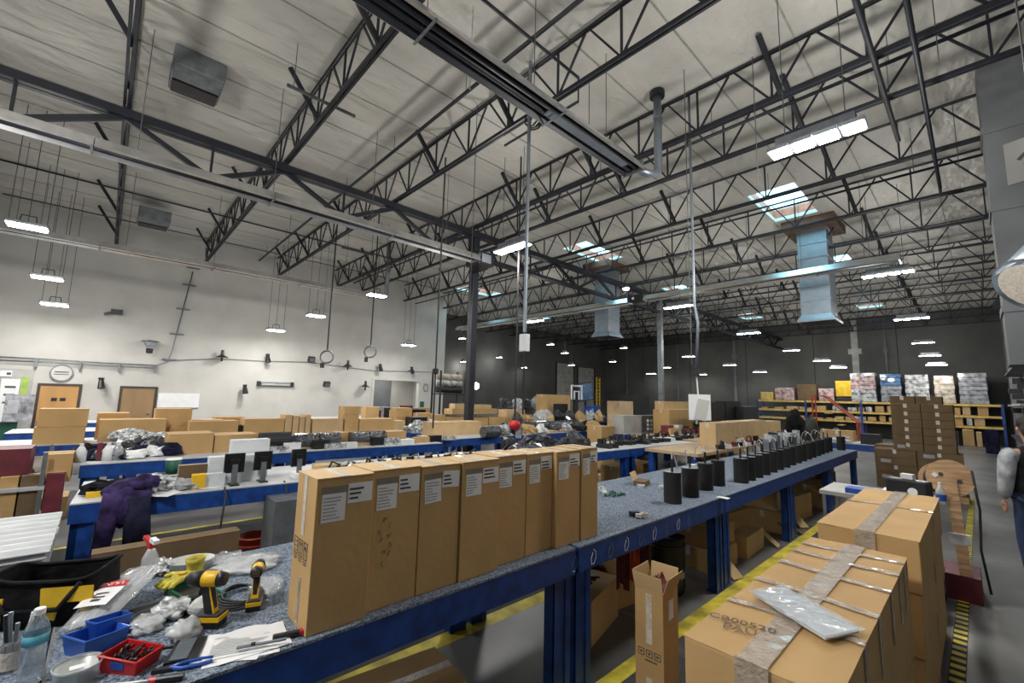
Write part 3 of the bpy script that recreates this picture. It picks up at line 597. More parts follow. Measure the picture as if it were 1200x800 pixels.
AX, AB = -1.93, 1.27
ed = [-2.54, -.06, 2.44, 4.96, 7.42, 9.9, 12.35]
nm = ['carpet-topped blue workbench section under the tool clutter at the left edge', 'carpet-topped blue workbench section under the nearest upright cartons and tools', 'blue workbench section where the carton row ends, leg in the middle foreground', 'blue workbench section under the four nearest black cylinders', 'blue workbench section under the near half of the black cylinder row', 'blue workbench section under the far half of the black cylinder row', 'farthest blue section of the long foreground workbench']
pA = bench_proto(2.48, AB, 'carpet', nm[0])
for i in range(6): bench(pA, (AX, ed[i], 0), (AX, ed[i+1], 0), 0, 0, nm[i] if i < 2 else nm[[2, 3, 4, 6][i-2]], 'long foreground workbench')
pB = bench_proto(2.66, 1.15, 'white_top', 'x')
for i in range(4):
    a, b = i/4, (i+1)/4; q = lambda f: (-5.33+.55*f, -.14+10.78*f, 0)
    bench(pB, q(a), q(b), 0, 0, ['second-row blue workbench with the jacket over its front', 'second-row blue workbench just behind the upright cartons', 'second-row blue workbench right of the red hanging tool', 'second-row blue workbench end with the open boxes under it'][i], 'second row of workbenches')
for i in range(2):
    bench(pB, (-7.85+.1*i, -.14+2.7*i, 0), (-7.75+.1*i, 2.53+2.7*i, 0), 0, 0, ['third-row blue workbench with bagged parts at its left end', 'third-row blue workbench with the dark rolls'][i], 'third row of workbenches')
for i in range(3): bench(pB, (-8.2, 5.6+2.7*i, 0), (-8.2, 8.28+2.7*i, 0), 0, 0, ['third-row blue workbench with the long pale carton', 'third-row workbench behind the red hanging tool', 'third-row workbench with the pale plank edge'][i], 'third row of workbenches')
for r_, (X, ya, n, nmz) in enumerate(((-10.6, -2.3, 5, 'fourth'), (-13.4, -1.4, 4, 'fifth'), (-16.4, -1.0, 4, 'sixth'), (-10.9, 11.3, 3, 'fourth'), (-6.95, 10.9, 2, 'far middle'))):
    for i in range(n): bench(pB, (X, ya+2.7*i, 0), (X, ya+2.68+2.7*i, 0), 0, 0, '%s-row blue workbench under cartons, %s from the left' % (nmz, ['first', 'second', 'third', 'fourth', 'fifth'][i+(4 if r_ == 3 else 0) if r_ != 3 else i]) if r_ != 3 else 'blue workbench beyond the tall column, %s from it' % ['first', 'second', 'third'][i], '%s row of workbenches' % nmz)
# dense rubber walking mats with yellow edges
def walkmat(x0_, x1_, ya, yb, label, ye=(1, 0)):
    t = thing('floor_runner', label, 'mat', (x0_, ya, 0)); L = yb-ya; W = x1_-x0_
    MB().box(0, 0, .001, W, L, .016).build('rubber_sheet', 'mat_grey', t)
    for s, k in ((0, ye[0]), (1, ye[1])):
        if k:
            x = 0 if s == 0 else W; d = -.13 if s == 0 else .13
            m = MB(); m.add([(x, 0, .001), (x+d, 0, .001), (x, 0, .016), (x, L, .001), (x+d, L, .001), (x, L, .016)], [(0, 1, 2), (3, 5, 4), (1, 4, 5, 2), (0, 2, 5, 3), (0, 3, 4, 1)])
            m.build('yellow_edge', 'line_yellow', t)
walkmat(-1.82, -.95, .3, 12.2, 'dark rubber floor runner with a yellow edge beside the long bench')
walkmat(-4.1, -3.12, -1.0, 11.9, 'dark rubber floor runner with a yellow edge behind the long bench', (0, 1))
walkmat(-7.55, -6.85, -1.5, 10, 'dark floor runner with yellow edges between the second and third rows', (1, 1))
t = thing('hazard_tape', 'black and yellow striped floor tape along the right aisle', 'tape', (-.3, 3.0, 0)); MB().box(0, 0, .001, .09, 11, .003).build('tape_base', 'black_matte', t); ys_ = MB()
for k in range(88): ys_.box(.004, k*.125+.02, .003, .086, k*.125+.085, .0035)
tag(ys_.build('stripe', 'line_yellow', t), kind='stuff')
# ================= CARTONS =================
def print_lines(m, x0_, x1_, z0, z1, n, seed, plane, c, mi=0):
    r = random.Random(seed)
    for k in range(n):
        z = z1-(k+.5)*(z1-z0)/n; e = x0_+(x1_-x0_)*r.uniform(.45, 1); h = (z1-z0)/n*.22
        if plane == 'X': m.box(c, x0_, z-h, c+.0006, e, z+h, mi)
        else: m.box(x0_, c-.0006, z-h, e, c, z+h, mi)
def carton(loc, d, label, group=None, rz=0, detail=1, m='cardboard', seam='x', name='carton', cat='carton', tape=True, kind2='tape'):
    """d = size x, y, z; loc = centre of its base"""
    x, y, z = d[0]/2, d[1]/2, d[2]
    if detail == 0:
        o = MB().box(-x, -y, 0, x, y, z-.004).box(-x, -y, z-.004, x, -.003, z).box(-x, .003, z-.004, x, y, z).build(name, m, None, loc, rz)
        return tag(o, label, cat, group)
    t = thing(name, label, cat, loc, rz, group)
    MB().box(-x, -y, 0, x, y, z-.004).build('body', m, t, bevel=.003 if detail > 1 else 0)
    e = .002
    if seam == 'x': fl_ = [(-x-e, -y-e, x+e, -.002), (-x-e, .002, x+e, y+e)]
    else: fl_ = [(-x-e, -y-e, -.002, y+e), (.002, -y-e, x+e, y+e)]
    for a in fl_: MB().box(a[0], a[1], z-.004, a[2], a[3], z).build('top_flap', 'cardboard_edge' if m == 'cardboard' and detail > 1 else m, t)
    if tape:
        tm = MB(); w_ = min(.03, x*.3, y*.3); dp = min(.1, z*.5)
        if seam == 'x': tm.box(-x-.003, -w_, z, x+.003, w_, z+.001).box(-x-.004, -w_, z-dp, -x-.002, w_, z+.001).box(x+.002, -w_, z-dp, x+.004, w_, z+.001)
        else: tm.box(-w_, -y-.003, z, w_, y+.003, z+.001).box(-w_, -y-.004, z-dp, w_, -y-.002, z+.001).box(-w_, y+.002, z-dp, w_, y+.004, z+.001)
        tm.build('tape', kind2, t)
    return t
# eight tall cartons standing in a row on the near bench
ye = [.70, .965, 1.235, 1.49, 1.775, 2.035, 2.30, 2.565, 2.77]
ordn = ['nearest tall upright carton with handling symbols on its narrow side', 'second upright carton, with handwriting running down its front', 'third upright carton in the row, tilted shipping label', 'fourth upright carton in the row on the bench', 'fifth upright carton in the row, gap on its left', 'sixth upright carton in the row, leaning slightly', 'seventh upright carton in the row on the bench', 'eighth and last upright carton at the far end of the row']
xf = [-1.955, -1.99, -1.99, -1.985, -2.02, -2.03, -2.0, -1.995]; rz_ = [.0, .02, -.01, .015, 0, .035, 0, .01]
for i in range(8):
    a, b = ye[i]+.004, ye[i+1]-.004; W = b-a; Dp = .245; Hh = .632+.004*math.sin(i*2); x1 = xf[i]
    t = carton((x1-Dp/2, (a+b)/2, T+.0005), (Dp, W, Hh), ordn[i], 'tall cartons in a row on the bench', rz_[i], 2, 'cardboard', 'x', tape=False)
    X = Dp/2+.0005
    MB().box(-X-.004, -.022, Hh, X, .022, Hh+.001).build('tape', 'tape', t)
    zl = Hh-.05
    tilt = .05 if i == 2 else 0
    s1 = MB().cbox((X, -W*.20, zl-.075), (.002, W*.40, .125), rx=tilt).build('shipping_label', 'paper', t)
    MB().cbox((X+.0003, -W*.20, zl-.004), (.002, W*.44, .03), rx=tilt).build('label_header', 'paper_grey', t)
    s2 = MB().cbox((X, W*.255, zl-.028-.01*(i in (3,)) + .012*(i in (5, 6, 7)), ), (.002, W*.44, .085), rx=-tilt).build('address_label', 'paper', t)
    p = MB(); print_lines(p, -W*.38, -W*.05, zl-.13, zl-.03, 7, i, 'X', X+.001); p.build('label_print', 'print_faint', s1)
    p = MB(); print_lines(p, W*.06, W*.40, zl-.06, zl-.0, 3, i+30, 'X', X+.001); p.build('label_print', 'print', s2)
    if i == 0:
        Yf = -W/2-.0008
        MB().box(-.03, Yf-.001, Hh-.26, .01, Yf, Hh-.005).build('tape', 'tape', t); MB().box(-.015, Yf-.001, .02, .02, Yf, .2).build('tape', 'tape_clear', t)
        ic = MB()
        for k in range(3):
            cx, cz, s = -.078+k*.062, Hh*.5, .024
            for q in ((cx-s, cz-s*1.5, cx+s, cz-s*1.5+.005), (cx-s, cz+s*1.5-.005, cx+s, cz+s*1.5), (cx-s, cz-s*1.5, cx-s+.005, cz+s*1.5), (cx+s-.005, cz-s*1.5, cx+s, cz+s*1.5)): ic.box(q[0], Yf-.0006, q[1], q[2], Yf, q[3])
            def tri(pts): ic.add([(a_, Yf-.0008, b_) for a_, b_ in pts], [tuple(range(len(pts)))])
            if k == 0:
                for j in range(3): ic.box(cx-s*.6, Yf-.0006, cz-s+j*s*.8, cx+s*.6, Yf, cz-s+j*s*.8+.004); 
            elif k == 1: tri([(cx-s*.6, cz+s), (cx+s*.6, cz+s), (cx, cz)]); ic.box(cx-.002, Yf-.0006, cz-s, cx+.002, Yf, cz); ic.box(cx-s*.4, Yf-.0006, cz-s, cx+s*.4, Yf, cz-s+.004)
            else: tri([(cx-s*.7, cz+s*.2), (cx-s*.35, cz+s*.85), (cx+s*.35, cz+s*.85), (cx+s*.7, cz+s*.2)]); ic.box(cx-.002, Yf-.0006, cz-s, cx+.002, Yf, cz+s*.3)
            ic.box(cx-s*.9, Yf-.0006, cz-s*1.95, cx+s*.9, Yf, cz-s*1.75); ic.box(cx-s*.7, Yf-.0006, cz-s*2.35, cx+s*.8, Yf, cz-s*2.15)
        ic.build('handling_symbols', 'print', t)
    if i == 1:
        g = MB(); r = random.Random(3)
        for k, (dy, dz) in enumerate(((0, 0), (.03, -.03), (-.02, -.05), (.025, -.07), (-.02, -.085), (.03, -.12), (0, -.15), (.03, -.16), (.0, -.2))):
            cy, cz = -.055+dy, .40+dz; pts = [(X+.001, cy+.010*math.cos(a*.9+k)*r.uniform(.5, 1), cz+.012*math.sin(a*.9+k)) for a in range(5)]
            g.tube(pts, .0013, 4)
        g.build('handwriting', 'ink', t)
# ---- generic carton from picture measurements: face towards the camera (+X side), Y edges and top from the picture
def cpx(xl, xr, yt, X, z0, depth, label, group=None, detail=1, m='cardboard', seam='y', name='carton', cat='carton', hmin=.05, gap=.004, **k):
    h = .3
    for _ in range(3):
        a, b = Yof(xl, X, z0+h/2), Yof(xr, X, z0+h/2); h = max(hmin, Zof(yt, X, a)-z0)
    return carton((X-depth/2, (a+b)/2, z0), (depth, b-a-gap, h), label, group, 0, detail, m, seam, name, cat, **k), (a+b)/2, b-a, h
# pallet cartons, bottom right
ZP = 1.12
def longbox(x0_, x1_, ya, yb, z0, z1, label, cross, seed, hand=False, big=True):
    t = thing('long_carton', label, 'carton', ((x0_+x1_)/2, (ya+yb)/2, z0), 0, 'long cartons on the pallets'); x, y, z = (x1_-x0_)/2, (yb-ya)/2, z1-z0
    MB().box(-x, -y, 0, x, y, z-.006).build('body', 'cardboard', t, bevel=.006)
    n = 4 if big else 1
    for s in (0, 1):
        a, b = (-x-.003, -.003) if s == 0 else (.003, x+.003); fm = MB()
        fm.sheet(6, 8, lambda u, v: (a+(b-a)*u, -y+2*y*v, z-.001+.006*noise.noise(Vector((u*2+s*9, v*5, seed)))), .005); fm.build('top_flap', 'cardboard', t)
    MB().sheet(2, 30, lambda u, v: (-.045+.09*u, -y-.003+2*(y+.003)*v, z+.0055+.002*noise.noise(Vector((u*3, v*40, seed)))), .002).build('tape', 'tape_clear', t)
    MB().box(-.05, -y-.012, z-.14, .05, -y-.003, z+.008).build('tape_end', 'tape_clear', t)
    for i, f in enumerate(cross): MB().sheet(16, 2, lambda u, v: (-x-.004+2*(x+.004)*u, -y+2*y*(f+.012*math.sin(u*3+i))+.045*(v-.5), z+.0065+.003*noise.noise(Vector((u*22, v*3, i+seed)))), .0015).build('cross_tape', 'tape_clear', t)
    for f in cross: MB().box(x+.003, -y+2*y*f-.02, z*.55, x+.005, -y+2*y*f+.02, z).build('side_tape', 'tape_clear', t)
    return t
def pallet(x0_, x1_, ya, yb, label):
    t = thing('pallet', label, 'pallet', ((x0_+x1_)/2, (ya+yb)/2, 0)); x, y = (x1_-x0_)/2, (yb-ya)/2
    for k in range(3): MB().box(-x, -y+(2*y-.1)*k/2, 0, x, -y+(2*y-.1)*k/2+.1, .1).build('stringer', 'wood', t)
    n = 9
    for k in range(n): c = -y+.05+(2*y-.1)*k/(n-1); MB().box(-x, c-.045, .1, x, c+.045, .12).build('slat', 'wood', t)
pallet(-.83, -.37, 1.5, 3.35, 'wooden pallet under the nearest stack of long cartons'); pallet(-.83, -.33, 3.6, 5.5, 'wooden pallet under the second stack of long cartons')
P1 = longbox(-.78, -.335, 1.60, 3.33, .63, ZP, 'top long carton of the near pallet, handwritten, film packet on it', (.24, .42, .62, .78, .9), 1)
longbox(-.79, -.34, 1.60, 3.33, .12, .625, 'lower long carton of the near pallet', (.3, .6), 2)
longbox(-.80, -.30, 3.58, 5.42, .86, ZP+.04, 'top long carton of the second pallet, one lengthwise tape', (.55,), 3)
longbox(-.80, -.31, 3.60, 5.42, .50, .855, 'middle long carton of the second pallet', (.5,), 4)
longbox(-.79, -.32, 3.62, 5.44, .12, .495, 'bottom long carton of the second pallet', (.5,), 5)
tx = text('CB00520\nPAU', .06, 'ink', P1, (-.105, -.66, ZP-.63+.008), (0, 0, R(14)), 'handwriting')
# film packet on it
ct = at(940, 722, 'z', ZP); t = thing('film_packet', 'pale flat packet wrapped in clear film on the near pallet carton', 'packet', (ct.x, ct.y, ZP+.014), R(-24))
MB().sheet(12, 6, lambda u, v: (-.17+.34*u, -.085+.17*v-.05*(u-.5), .014+.003*noise.noise(Vector((u*6, v*4, 2)))), .014).build('wrapped_board', 'bubble', t)
MB().sheet(14, 6, lambda u, v: (-.185+.37*u, -.10+.2*v-.05*(u-.5), .017+.005*noise.noise(Vector((u*9, v*6, 5)))), .001).build('film', 'film', t)
# open tall carton standing beside the bench
X0, Y0_ = Xof(748, 2.55, .4), 2.55
c0 = at(776, 690, 'x', -1.5); t = thing('open_carton', 'tall narrow open carton with raised flaps standing beside the bench', 'carton', (-1.56, 2.82, 0), R(4), )
hx, hy, hh = .095, .115, .72; m = MB()
for b_ in ((-hx, -hy, hx, -hy+.005), (-hx, hy-.005, hx, hy), (-hx, -hy+.005, -hx+.005, hy-.005), (hx-.005, -hy+.005, hx, hy-.005)): m.box(b_[0], b_[1], .0, b_[2], b_[3], hh)
m.box(-hx, -hy, 0, hx, hy, .005).build('body', 'cardboard', t)
for (p, q, dx, dy) in (((-hx, -hy), (hx, -hy), 0, -.02), ((-hx, hy), (hx, hy), 0, .02), ((-hx, -hy), (-hx, hy), -.02, 0), ((hx, -hy), (hx, hy), .035, 0)):
    f = MB(); e = .004; ox, oy = (0, e) if dx == 0 else (e, 0)
    f.add([(p[0], p[1], hh+.002), (q[0], q[1], hh+.002), (q[0]+dx, q[1]+dy, hh+.1), (p[0]+dx, p[1]+dy, hh+.1), (p[0]+ox, p[1]+oy, hh+.002), (q[0]+ox, q[1]+oy, hh+.002), (q[0]+dx+ox, q[1]+dy+oy, hh+.1), (p[0]+dx+ox, p[1]+dy+oy, hh+.1)], [(0, 1, 2, 3), (7, 6, 5, 4), (0, 4, 5, 1), (3, 2, 6, 7), (0, 3, 7, 4), (1, 5, 6, 2)]); f.build('top_flap', 'cardboard_pale', t)
MB().box(-.02, -hy-.001, .40, .02, -hy, .70).box(-.02, -hy-.001, .0, .02, -hy, .2).build('tape', 'tape', t); MB().box(hx, -.03, .54, hx+.001, .04, .66).build('label_sheet', 'paper', t)
ic = MB()
for k in range(3):
    cx, cz, s = -.055+.055*k, .34, .022
    for q in ((cx-s, cz-s, cx+s, cz-s+.005), (cx-s, cz+s-.005, cx+s, cz+s), (cx-s, cz-s, cx-s+.005, cz+s), (cx+s-.005, cz-s, cx+s, cz+s)): ic.box(q[0], -hy-.0008, q[1], q[2], -hy, q[3])
    ic.add([(cx-s*.6, -hy-.001, cz+s*.3), (cx, -hy-.001, cz-s*.5), (cx+s*.6, -hy-.001, cz+s*.3)], [(0, 1, 2)])
ic.box(-.03, -hy-.0008, .295, .05, -hy, .303); ic.build('handling_symbols', 'print', t)
tag(MB().lump((0.02, 0, hh-.0), (.09, .11, .12), 5, .6, 6).lump((-.03, .03, hh-.02), (.08, .08, .1), 8, .6, 6).build('crumpled_wrapping', 'dark_red', None, (-1.56, 2.82, 0), 0), 'crumpled red-brown wrapping inside the tall open carton', 'wrapping')
# ================= BLACK CYLINDER LAMPS =================
def black_lamp(loc, rz, label, s=1.0):
    t = thing('black_cylinder_lamp', label, 'lamp', loc, rz, 'black cylinder lamps on the bench')
    MB().cyl((0, 0, 0), (0, 0, .285*s), .085, 24, sq=.85).build('body', 'black_matte', t, smooth=False)
    MB().cyl((0, 0, .286*s), (0, 0, .297*s), .088, 24, sq=.85).build('cap', 'black_plastic', t)
    MB().cyl((.0, 0, .297*s), (0, 0, .42*s), .011, 8).build('stem', 'black_plastic', t)
    MB().tube([(0, 0, .40*s), (-.01, .03, .45*s), (-.02, .09, .47*s), (-.02, .15, .44*s), (-.01, .19, .36*s), (0, .2, .3*s)], .006, 6).build('supply_cord', 'film_pale' if s == 1 else 'black_rubber', t, smooth=True)
    return t
bl = [(785, 588, 'nearest black cylinder lamp, a shadow to its left'), (806, 581, 'second black cylinder lamp, just behind the nearest'), (824, 573, 'third black cylinder lamp from the near end'), (839, 568, 'fourth black cylinder lamp, last before the gap')]
b0 = None
for i, (x, y, lb) in enumerate(bl):
    p = at(x, y, 'z', T); p.x += .03
    if b0 is None: b0 = black_lamp((p.x, p.y, T), .2, lb)
    else: dup(b0, (p.x, p.y, T), .2+i*.4, lb)
nth = ['first', 'second', 'third', 'fourth', 'fifth', 'sixth', 'seventh', 'eighth', 'ninth', 'tenth', 'eleventh', 'twelfth', 'thirteenth', 'fourteenth', 'fifteenth', 'last']
for i in range(16):
    f = (i/15)**1.1; y = 5.95+5.5*f; dup(b0, (-2.11-.17*f, y, T), .3+.7*math.sin(i*3), '%s black cylinder lamp of the long row after the gap' % nth[i])
dup(b0, (-2.15, 12.0, T), 1, 'single black cylinder lamp beyond the long row')
# little things on the bench there
p = at(752, 606, 'z', T); t = thing('tape_roll', 'small roll of pale tape lying on the carpeted bench', 'roll', (p.x, p.y, T), R(40)); MB().lathe([(.018, 0), (.035, 0), (.035, .04), (.018, .04), (.018, 0)], (.02, 0, 0)).build('roll', 'tape', t); MB().cbox((-.06, .02, .022), (.07, .05, .04), rz=.5).build('dispenser', 'black_plastic', t); MB().cbox((-.03, -.03, .02), (.05, .03, .03), rz=-.3).build('guide', 'paper', t)
p = at(752, 568, 'z', T); t = thing('open_box', 'small open cardboard box on the bench before the cylinders', 'box', (p.x, p.y, T), R(15)); MB().box(-.07, -.1, 0, .07, .1, .055).build('body', 'cardboard_dark', t); MB().add([(-.07, -.1, .057), (-.07, .1, .057), (-.11, .11, .14), (-.11, -.11, .14), (-.074, -.1, .057), (-.074, .1, .057), (-.114, .11, .14), (-.114, -.11, .14)], [(0, 1, 2, 3), (7, 6, 5, 4), (0, 4, 5, 1), (3, 2, 6, 7), (0, 3, 7, 4), (1, 5, 6, 2)]).build('lid', 'cardboard_pale', t)
for k, (x, y, mm, lb) in enumerate(((716, 580, 'green', 'scattered green and white bits beside the last upright carton'), (708, 578, 'bag_bright', 'small clear bag of parts behind the last upright carton'), (765, 572, 'film_pale', 'crumpled clear film beside the small open box'))):
    p = at(x, y, 'z', T); m = MB(); r = random.Random(k)
    for j in range(26 if k == 0 else 3): m.lump((r.uniform(-.1, .1), r.uniform(-.12, .12), .012), ((.03, .025, .03) if k == 0 else (.09, .08, .07)), j+k*9, .5, 3, 6)
    o = m.build(['scattered_parts', 'parts_bag', 'crumpled_film'][k], [mm, 'paper'] if 0 else mm, None, (p.x, p.y, T)); tag(o, lb, ['parts', 'bag', 'film'][k]); 
    if k == 0: o['kind'] = 'stuff'
# papers under cylinders
for k, (x, y, mm, lb) in enumerate(((850, 585, 'paper', 'white slip of paper beside the fourth black cylinder'), (812, 545, 'paper', 'white sheet behind the nearest black cylinders'))):
    p = at(x, y, 'z', T); tag(MB().sheet(3, 3, lambda u, v: (u*.12, v*.09, .004+.003*math.sin(u*3)), .001).build('paper_slip', mm, None, (p.x-.1, p.y, T)), lb, 'paper')
# ================= TOOL CLUTTER ON THE NEAR BENCH =================
def on(x, y, dz=0): p = at(x, y, 'z', T+dz); return (p.x, p.y, T)
def ct(o, lb, cat): return tag(o, lb, cat)
# tool bag
p = on(62, 745); t = thing('tool_bag', 'black and yellow open tool bag at the left of the bench', 'bag', (-2.86, -.06, T), R(62))
L, W, Hh = .40, .26, .19; m = MB()
def bagside(u, v):   # u around, v up
    a = 2*math.pi*u; n = 4; cx = math.copysign(abs(math.cos(a))**.45, math.cos(a)); cy = math.copysign(abs(math.sin(a))**.45, math.sin(a))
    k = 1-.06*v+.02*noise.noise(Vector((u*9, v*3, 1))); return (cx*L/2*k, cy*W/2*k, Hh*v*(1+.08*math.sin(a*2+1)))
def shell(m, fn, nu, nv, mi=0):
    vs = [fn(i/nu, j/nv) for j in range(nv+1) for i in range(nu)]; return m.add(vs, [(j*nu+i, j*nu+(i+1) % nu, (j+1)*nu+(i+1) % nu, (j+1)*nu+i) for j in range(nv) for i in range(nu)], mi)
shell(m, bagside, 40, 6); shell(m, lambda u, v: tuple(Vector(bagside(u, v*.95+.05))*.96+Vector((0, 0, .004))), 40, 6); m.box(-L/2+.02, -W/2+.02, 0, L/2-.02, W/2-.02, .012); m.build('body', 'black_cloth', t, smooth=True)
MB().tube([bagside(i/40, 1.0) for i in range(40)], .009, 6, closed=True).build('rim', 'black_cloth', t, smooth=True)
MB().tube([(-L/2+.05, -W/2-.005, Hh*.9), (-.09, -W/2-.02, Hh*.4), (.09, -W/2-.02, Hh*.4), (L/2-.05, -W/2-.005, Hh*.9)], .011, 6).build('handle', 'black_cloth', t, smooth=True)
y2 = -W/2-.014
MB().add([(.02, y2, .16), (.2, y2, .16), (.21, y2, .06), (.17, y2, .05), (.16, y2, .10), (.09, y2, .10), (.08, y2, .03), (.03, y2, .05)] + [(a, y2+.006, b) for a, b in ((.02, .16), (.2, .16), (.21, .06), (.17, .05), (.16, .10), (.09, .10), (.08, .03), (.03, .05))], [tuple(range(8)), tuple(range(15, 7, -1))]).build('yellow_patch', 'yellow', t)
MB().box(-.21, y2-.001, .03, -.1, y2+.005, .13).build('yellow_patch', 'yellow', t); mk = MB()
for k in range(5): mk.box(-.195+k*.019, y2-.003, .08, -.183+k*.019, y2, .105)
mk.build('patch_mark', 'print', t)
# bag of zip ties with a red-headed label
p = on(128, 728); t = thing('cable_tie_bag', 'clear bag of long white cable ties with a red label', 'bag', (-2.70, .13, T+.05), 0); m = MB(); t.scale = (1.2, 1.15, 1.1)
t.rotation_euler = (R(-6), R(-13), R(148))
m = MB(); m.sheet(12, 8, lambda u, v: (-.17+.34*u, -.075+.15*v, .05*math.sin(math.pi*v)**.5*(.3+.7*math.sin(math.pi*min(1, u*1.1+.05)))+.02+.012*noise.noise(Vector((u*9, v*7, 0)))), .002); m.build('clear_film', 'film', t, smooth=True)
m = MB(); r = random.Random(4)
for k in range(46): y = r.uniform(-.055, .055); z = r.uniform(.006, .03); m.beam((-.15+r.uniform(0, .03), y, z), (.12+r.uniform(-.03, .03), y+r.uniform(-.01, .01), z+.004), .005, .002)
tag(m.build('cable_ties', 'white_top', t), kind='stuff')
MB().sheet(4, 4, lambda u, v: (-.11+.1*u, -.05+.1*v, .071+.003*math.sin(3*v)), .001).build('paper_label', 'paper', t)
MB().sheet(2, 4, lambda u, v: (-.012+.032*u, -.05+.1*v, .074+.003*math.sin(3*v)), .001).build('label_header', 'red_plastic', t)
text('ULINE', .024, 'paper', t, (.003, 0, .0775), (0, 0, R(90)), sx=1.25); pr = MB()
for k in range(2): pr.box(-.05-.02*k, -.02, .0755, -.044-.02*k, .02, .076)
pr.box(-.088, -.015, .0755, -.078, .015, .076).build('label_print', 'print', t)
# spray bottle head behind
t = thing('spray_bottle', 'white spray bottle with a red trigger behind the cable ties', 'bottle', (-3.08, .27, T), R(20)); MB().lathe([(0, 0), (.035, 0), (.037, .1), (.02, .14), (.014, .15), (0, .15)]).build('body', 'film_pale', t, smooth=True); MB().cbox((0, 0, .165), (.028, .03, .03)).cbox((-.035, 0, .183), (.09, .022, .022), ry=.25).build('head', 'red_plastic', t, bevel=.003); MB().cbox((-.03, 0, .15), (.01, .012, .05), ry=-.5).build('trigger', 'red_plastic', t); MB().cbox((.02, 0, .19), (.05, .026, .02), ry=.2).build('top_cover', 'paper', t)
# jar of pens + water bottle
p = on(38, 785); t = thing('pen_jar', 'clear jar with a cream label holding pens and knives', 'jar', (-2.42, -.14, T)); MB().lathe([(0, 0), (.042, 0), (.042, .10), (.038, .10), (.038, .004), (0, .004)]).build('glass', 'clear_plastic', t, smooth=True); MB().lathe([(.0425, .012), (.0435, .012), (.0435, .07), (.0425, .07)], n=24).build('label_band', 'tape', t); MB().lathe([(.041, .096), (.045, .096), (.045, .104), (.041, .104), (.041, .096)]).build('rim', 'clear_plastic', t)
for k, (dx, dy, mm, nme) in enumerate(((.02, .0, 'grey_steel', 'black-grey marker leaning in the jar'), (-.01, .02, 'paper', 'white marker with a red band in the jar'), (-.02, -.015, 'galv', 'silver pen leaning in the jar'), (.01, -.02, 'black_plastic', 'black pen leaning in the jar'))):
    o = MB().cyl((dx*.6, dy*.6, .01), (dx*1.6, dy*1.6, .15+.01*k), .006, 8).cyl((dx*1.6, dy*1.6, .15+.01*k), (dx*1.65, dy*1.65, .163+.01*k), .0065, 8).build('pen', mm, None, t.location); tag(o, nme, 'pen', 'pens in the jar')
t = thing('water_bottle', 'clear ribbed water bottle with a teal label and white cap', 'bottle', (-2.27, -.085, T)); pf = [(0, .004), (.028, 0), (.033, .006)] + [(.033-.0018*(k % 2), .015+k*.009) for k in range(12)] + [(.033, .125), (.033, .165), (.031, .175), (.024, .195), (.014, .212), (.013, .222)]
MB().lathe(pf, n=20).build('body', 'water', t, smooth=True); MB().lathe([(.0335, .127), (.0342, .127), (.0342, .158), (.0335, .158)], n=24).build('label_band', 'label_teal', t, smooth=True); MB().lathe([(0, .238), (.014, .238), (.0155, .235), (.0155, .219), (0, .219)], n=16).build('cap', 'paper', t)
# storage bins
def bin_(loc, rz, m_, label, L=.13, W=.1, h=.055):
    t = thing('parts_bin', label, 'bin', loc, rz); a, b = .86, 1.0; w_ = .004
    o_ = [(-L/2*a, -W/2*a, 0), (L/2*a, -W/2*a, 0), (L/2*a, W/2*a, 0), (-L/2*a, W/2*a, 0), (-L/2, -W/2, h), (L/2, -W/2, h*.8), (L/2, W/2, h*.8), (-L/2, W/2, h)]
    i_ = [(x*.93, y*.92, z+.003 if z == 0 else z) for x, y, z in o_]; q = [(0, 3, 2, 1), (0, 1, 5, 4), (1, 2, 6, 5), (2, 3, 7, 6), (3, 0, 4, 7)]
    m = MB().add(o_+i_, q + [tuple(8+k for k in reversed(f)) for f in q] + [(4, 5, 13, 12), (5, 6, 14, 13), (6, 7, 15, 14), (7, 4, 12, 15)]); m.build('tray', m_, t)
    MB().tube([Vector(v)+Vector((0, 0, -.002)) for v in o_[4:]], .004, 4, closed=True).build('rim', m_, t); return t
bin_((-2.40, .075, T), R(120), 'bin_blue', 'empty blue plastic parts bin on the bench', .15, .13, .07)
bin_((-2.47, .11, T+.001), R(120), 'blue_plastic', 'second blue parts bin nested behind the first', .13, .06, .085)
rb = bin_((-2.17, .17, T), R(42), 'red_plastic', 'red parts bin full of black fittings', .15, .11, .06)
MB().cbox((.0, -.0525, .03), (.05, .003, .024), rx=R(8)).build('label_sticker', 'blue_plastic', rb)
m = MB(); r = random.Random(2)
for k in range(60): a = r.uniform(-.055, .055), r.uniform(-.038, .038), r.uniform(.02, .05); m.cyl(a, (a[0]+r.uniform(-.012, .012), a[1]+r.uniform(-.012, .012), a[2]+.008), .005, 6)
tag(m.build('black_fittings', 'black_plastic', None, (-2.17, .17, T), R(42)), 'pile of small black fittings in the red bin', 'fittings', kind='stuff')
# round clear tub with a white piece
t = thing('round_tub', 'round clear tub with a torn white label at the bottom edge', 'tub', (-2.19, .03, T)); MB().lathe([(0, 0), (.055, 0), (.062, .05), (.064, .05), (.064, .046), (.06, .05)], n=28).build('body', 'tub_plastic', t, smooth=True); MB().lathe([(.063, .05), (.066, .05), (.066, .055), (.063, .055), (.063, .05)], n=28).build('rim', 'film_pale', t); MB().sheet(4, 4, lambda u, v: (-.02+.05*u, -.02+.04*v, .04+.01*u), .001).build('label_sheet', 'paper', t)
